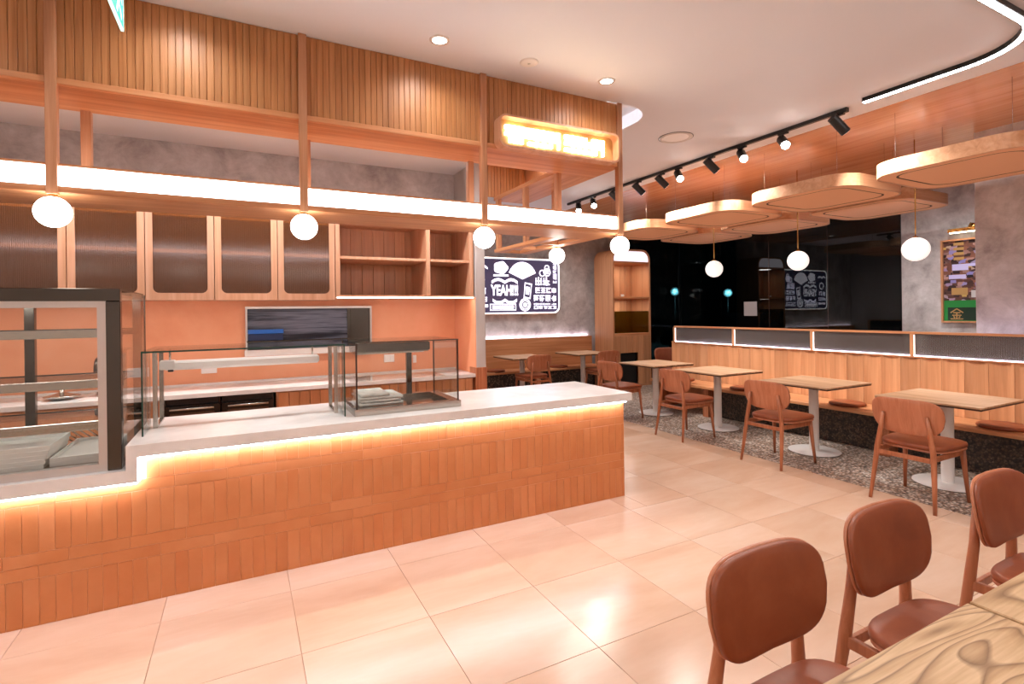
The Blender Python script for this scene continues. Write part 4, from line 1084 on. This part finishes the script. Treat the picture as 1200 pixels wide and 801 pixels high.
HD = [(2.74, (0.68, -0.25, -0.69), 0, 'unlit-looking track spotlight at the near end of the track'), (3.27, (-0.55, -0.62, -0.56), 1, 'glaring track spotlight, brightest along the track'),
      (3.74, (-0.5, -0.62, -0.6), 1, 'glaring track spotlight second from the near end'), (4.15, (0.68, -0.25, -0.69), 0, 'black track spotlight turned to the bench, before the farther glaring one'),
      (4.64, (-0.42, -0.66, -0.6), 1, 'glaring track spotlight above the middle ceiling panel'), (4.93, (0.68, -0.25, -0.69), 0, 'black track spotlight just past the third glaring one'),
      (5.36, (0.68, -0.25, -0.69), 0, 'black track spotlight right of the canopy corner post'), (5.86, (0.68, -0.25, -0.69), 0, 'black track spotlight half hidden by the canopy corner post'),
      (6.36, (-0.4, -0.66, -0.6), 1, 'glaring track spotlight seen through the canopy frame'), (6.75, (-0.4, -0.6, -0.66), 1, 'glaring track spotlight at the far end of the track')]
for h in HD: head(*h)
# linear LED profile, straight then bent
def line_path(off=0):
    p = [(4.63 - off, 2.49), (4.63 - off, 1.80)]
    R_ = 0.45 - off
    p += [(4.18 + R_ * math.cos(a), 1.80 - R_ * math.sin(a)) for a in [PI / 2 * i / 10 for i in range(1, 11)]]
    p += [(2.2, 1.35 + off)]
    return p
def ribbon(name, wdt, z0, z1, mat, par):
    bm = bmesh.new(); a = line_path(-wdt / 2); b = line_path(wdt / 2)
    prism_bm(bm, a + b[::-1], 'z', z0, z1); return obj(name, bm, mat, par)
lp = thing('linear_light', 'bent linear light profile glowing white on the ceiling at upper right', 'light', (4.5, 1.8, ZC))
ribbon('profile', 0.05, ZC - .034, ZC, 'black', lp); ribbon('diffuser', 0.034, ZC - .038, ZC - .034, 'line', lp)

# exit sign
ex = thing('exit_sign', 'green glowing exit sign hanging from the ceiling at the top left', 'sign', (-0.495, 2.83, 2.9))
box('panel', -0.498, -0.488, 2.62, 3.03, 2.90, 3.12, 'exit', ex, 0.001)
box('edge', -0.499, -0.487, 2.62, 3.035, 2.894, 2.902, 'exitw', ex, 0); box('edge', -0.499, -0.487, 3.028, 3.036, 2.902, 3.12, 'exitw', ex, 0)
box('housing', -0.53, -0.455, 2.60, 3.05, 3.12, 3.18, 'whitemetal', ex, 0.004)
for yy in (2.72, 2.93): tube('rod', [(-0.4935, yy, 3.18), (-0.4935, yy, ZC)], 0.006, 'whitemetal', ex, 8)
def runner():
    bm = bmesh.new(); f = lambda y, z: (-0.4875, y, z)
    def q(pts): prism_bm(bm, pts, 'x', -0.4882, -0.4868)
    q([(2.93 + .018 * math.cos(2 * PI * i / 12), 3.075 + .018 * math.sin(2 * PI * i / 12)) for i in range(12)])
    q([(2.90, 2.98), (2.94, 2.97), (2.955, 3.045), (2.915, 3.055)]); q([(2.905, 2.985), (2.93, 2.98), (2.90, 2.92), (2.87, 2.925)])
    q([(2.92, 2.98), (2.945, 2.975), (2.99, 2.945), (2.98, 2.92)]); q([(2.945, 3.045), (2.955, 3.03), (3.0, 3.0), (3.0, 3.02)])
    return bm
obj('running_figure', runner(), 'exitw', ex)

# ================================================================== POSTER AND NOTICE
po = thing('framed_poster', 'framed neon street poster with green base on the concrete wall', 'poster', (9.13, 3.55, 1.30))
py0, py1, pz0, pz1 = 3.15, 3.868, 1.30, 2.50
ring('frame', [(py0, pz0), (py1, pz0), (py1, pz1), (py0, pz1)], [(py0 + .025, pz0 + .025), (py1 - .025, pz0 + .025), (py1 - .025, pz1 - .025), (py0 + .025, pz1 - .025)], 'x', 9.10, 9.148, 'wood_v', po)
def poster_mat():
    m, nt, b = newmat('night_market_print')
    tc = N(nt, 'ShaderNodeTexCoord'); mp = N(nt, 'ShaderNodeMapping'); mp.inputs['Scale'].default_value = (1, 14, 24); nt.links.new(tc.outputs['Object'], mp.inputs[0])
    v = N(nt, 'ShaderNodeTexVoronoi', distance='CHEBYCHEV', i_Scale=1.0); nt.links.new(mp.outputs[0], v.inputs['Vector'])
    sp_ = N(nt, 'ShaderNodeSeparateColor'); nt.links.new(v.outputs['Color'], sp_.inputs[0])
    r = ramp(nt, [(0.0, '1a1418'), (0.3, '5a3a34'), (0.5, '8a5a48'), (0.62, '2a1e26'), (0.74, 'b89088'), (0.86, '8a86c8'), (0.95, 'c8a860')]); nt.links.new(sp_.outputs[0], r.inputs[0])
    nt.links.new(r.outputs[0], b.inputs['Base Color']); b.inputs['Roughness'].default_value = 0.35
    return m
box('print', 9.13, 9.14, py0 + .025, py1 - .025, 1.62, pz1 - .025, poster_mat(), po, 0)
M['green'] = plain('poster_green', '1f8a3a', 0.4); M['dkgreen'] = plain('poster_dark_green', '10301c', 0.4); M['gold'] = plain('poster_gold', 'b8925a', 0.4)
M['purple'] = plain('poster_violet', 'c8c4f0', 0.5)
box('green_band', 9.129, 9.14, py0 + .025, py1 - .025, 1.325, 1.62, 'green', po, 0)
box('dark_band', 9.127, 9.129, py0 + .025, py1 - .07, 1.335, 1.52, 'dkgreen', po, 0)
for (ya, yb, za, zb, mm) in ((3.60, 3.72, 2.20, 2.24, 'gold'), (3.60, 3.72, 2.27, 2.31, 'gold'), (3.60, 3.72, 2.34, 2.38, 'gold'), (3.60, 3.72, 2.41, 2.45, 'gold'), (3.55, 3.74, 2.05, 2.14, 'purple'), (3.58, 3.78, 1.93, 1.99, 'purple'), (3.35, 3.55, 2.10, 2.14, 'purple'), (3.56, 3.75, 1.70, 1.80, 'gold'), (3.25, 3.52, 1.66, 1.76, 'paper')):
    box('print_sign', 9.127, 9.13, ya, yb, za, zb, mm, po, 0)
def char_jin(y, z, s):      # the character on the green band, built of strokes (mirrored axis: +y is left)
    bm = bmesh.new()
    def st(a, b, th=0.10):
        (x0, y0), (x1, y1) = a, b; d = Vector((x1 - x0, y1 - y0)); n = Vector((-d.y, d.x)).normalized() * th / 2
        prism_bm(bm, [(y - (p[0]) * s, z + p[1] * s) for p in ((x0 + n.x, y0 + n.y), (x1 + n.x, y1 + n.y), (x1 - n.x, y1 - n.y), (x0 - n.x, y0 - n.y))], 'x', 9.1255, 9.127)
    for a, b in (((0, 1), (-.5, .62)), ((0, 1), (.5, .62)), ((-.28, .62), (.28, .62)), ((-.36, .38), (.36, .38)), ((0, .62), (0, .04)), ((-.25, .28), (-.16, .12)), ((.25, .28), (.16, .12)), ((-.5, 0.03), (.5, 0.03))): st(a, b)
    return bm
obj('print_character', char_jin(3.69, 1.35, 0.15), 'gold', po); 
pl_ = thing('picture_light', 'brass picture light glowing above the framed poster', 'lamp', (9.1, 3.5, 2.55))
tube('arm', [(9.15, 3.5, 2.66), (9.08, 3.5, 2.70), (9.03, 3.5, 2.64)], 0.012, 'brass', pl_)
lathe('wall_plate', [(0, 0), (0.05, 0), (0.05, -0.02), (0, -0.02)], (9.15, 3.5, 2.66), 'brass', pl_, 20, 'x')
bm = bmesh.new(); prism_bm(bm, [(9.0, 2.59), (9.06, 2.59), (9.055, 2.64), (9.005, 2.64)], 'y', 3.25, 3.74); obj('shade', bm, 'brass', pl_)
box('tube', 9.01, 9.05, 3.27, 3.72, 2.575, 2.59, emit('picture_tube', 'fff0d0', 6.0), pl_, 0)
nb = box('paper_notice', 9.132, 9.139, 6.97, 7.27, 1.395, 1.68, 'paper', None, 0)
tag(nb, 'grey paper notice taped to the dark shopfront glass', 'notice')

# ================================================================== STREET THINGS
def car(x, y, lab, rz):
    t = thing('parked_car', lab, 'car', (0, 0, 0), 'cars parked on the night street')
    prof = [(-2.1, .35), (2.1, .35), (2.15, .62), (1.95, .80), (1.15, .90), (0.55, 1.36), (-0.75, 1.42), (-1.55, 1.0), (-2.1, .92), (-2.15, .6)]
    bm = bmesh.new(); prism_bm(bm, prof, 'y', -.82, .82); bmesh.ops.bevel(bm, geom=list(bm.edges), offset=.05, segments=2, affect='EDGES')
    obj('body', bm, 'carpaint', t)
    for s in (-1, 1):
        bm = bmesh.new(); prism_bm(bm, [(0.98, .93), (0.50, 1.30), (-0.72, 1.35), (-1.3, 1.0)], 'y', s * .82, s * .826); obj('side_window', bm, 'black', t)
        for xx in (-1.3, 1.3): lathe('wheel', [(0, -.1), (.31, -.1), (.32, 0), (.31, .1), (0, .1)], (xx, s * .74, .32), 'rubber', t, 20, 'y')
        lathe('headlight', [(0, 0), (.07, 0), (.06, .03), (0, .04)], (2.1, s * .6, .68), 'alu', t, 12, 'x')
    t.location = (x, y, 0); t.rotation_euler = (0, 0, rz)
car(13.2, 11.2, 'dark blue car outside, seen through the glass above the bench end', PI / 2 - .1)
car(12.6, 16.5, 'dark blue car outside, seen between the arched shelf and the bench', PI / 2)
for i, (x, y, z) in enumerate(((16.5, 19.5, 2.35), (18.5, 18.6, 2.4), (20.5, 17.2, 2.3))):
    t = thing('street_lantern', ('pale round street lantern farthest left outside the window', 'pale round street lantern in the middle outside the window', 'pale round street lantern farthest right outside the window')[i], 'lamp', (x, y, 0), 'lanterns outside the window')
    lathe('globe', sphere_prof(0.2, z), (x, y, 0), 'bulb_dim', t, 16); tube('pole', [(x, y, 0), (x, y, z - .18)], .04, 'black', t, 8)
    light('POINT', 'lamp', (x - .3, y - .3, z), t, 60.0, (.6, .85, 1), size=.1)
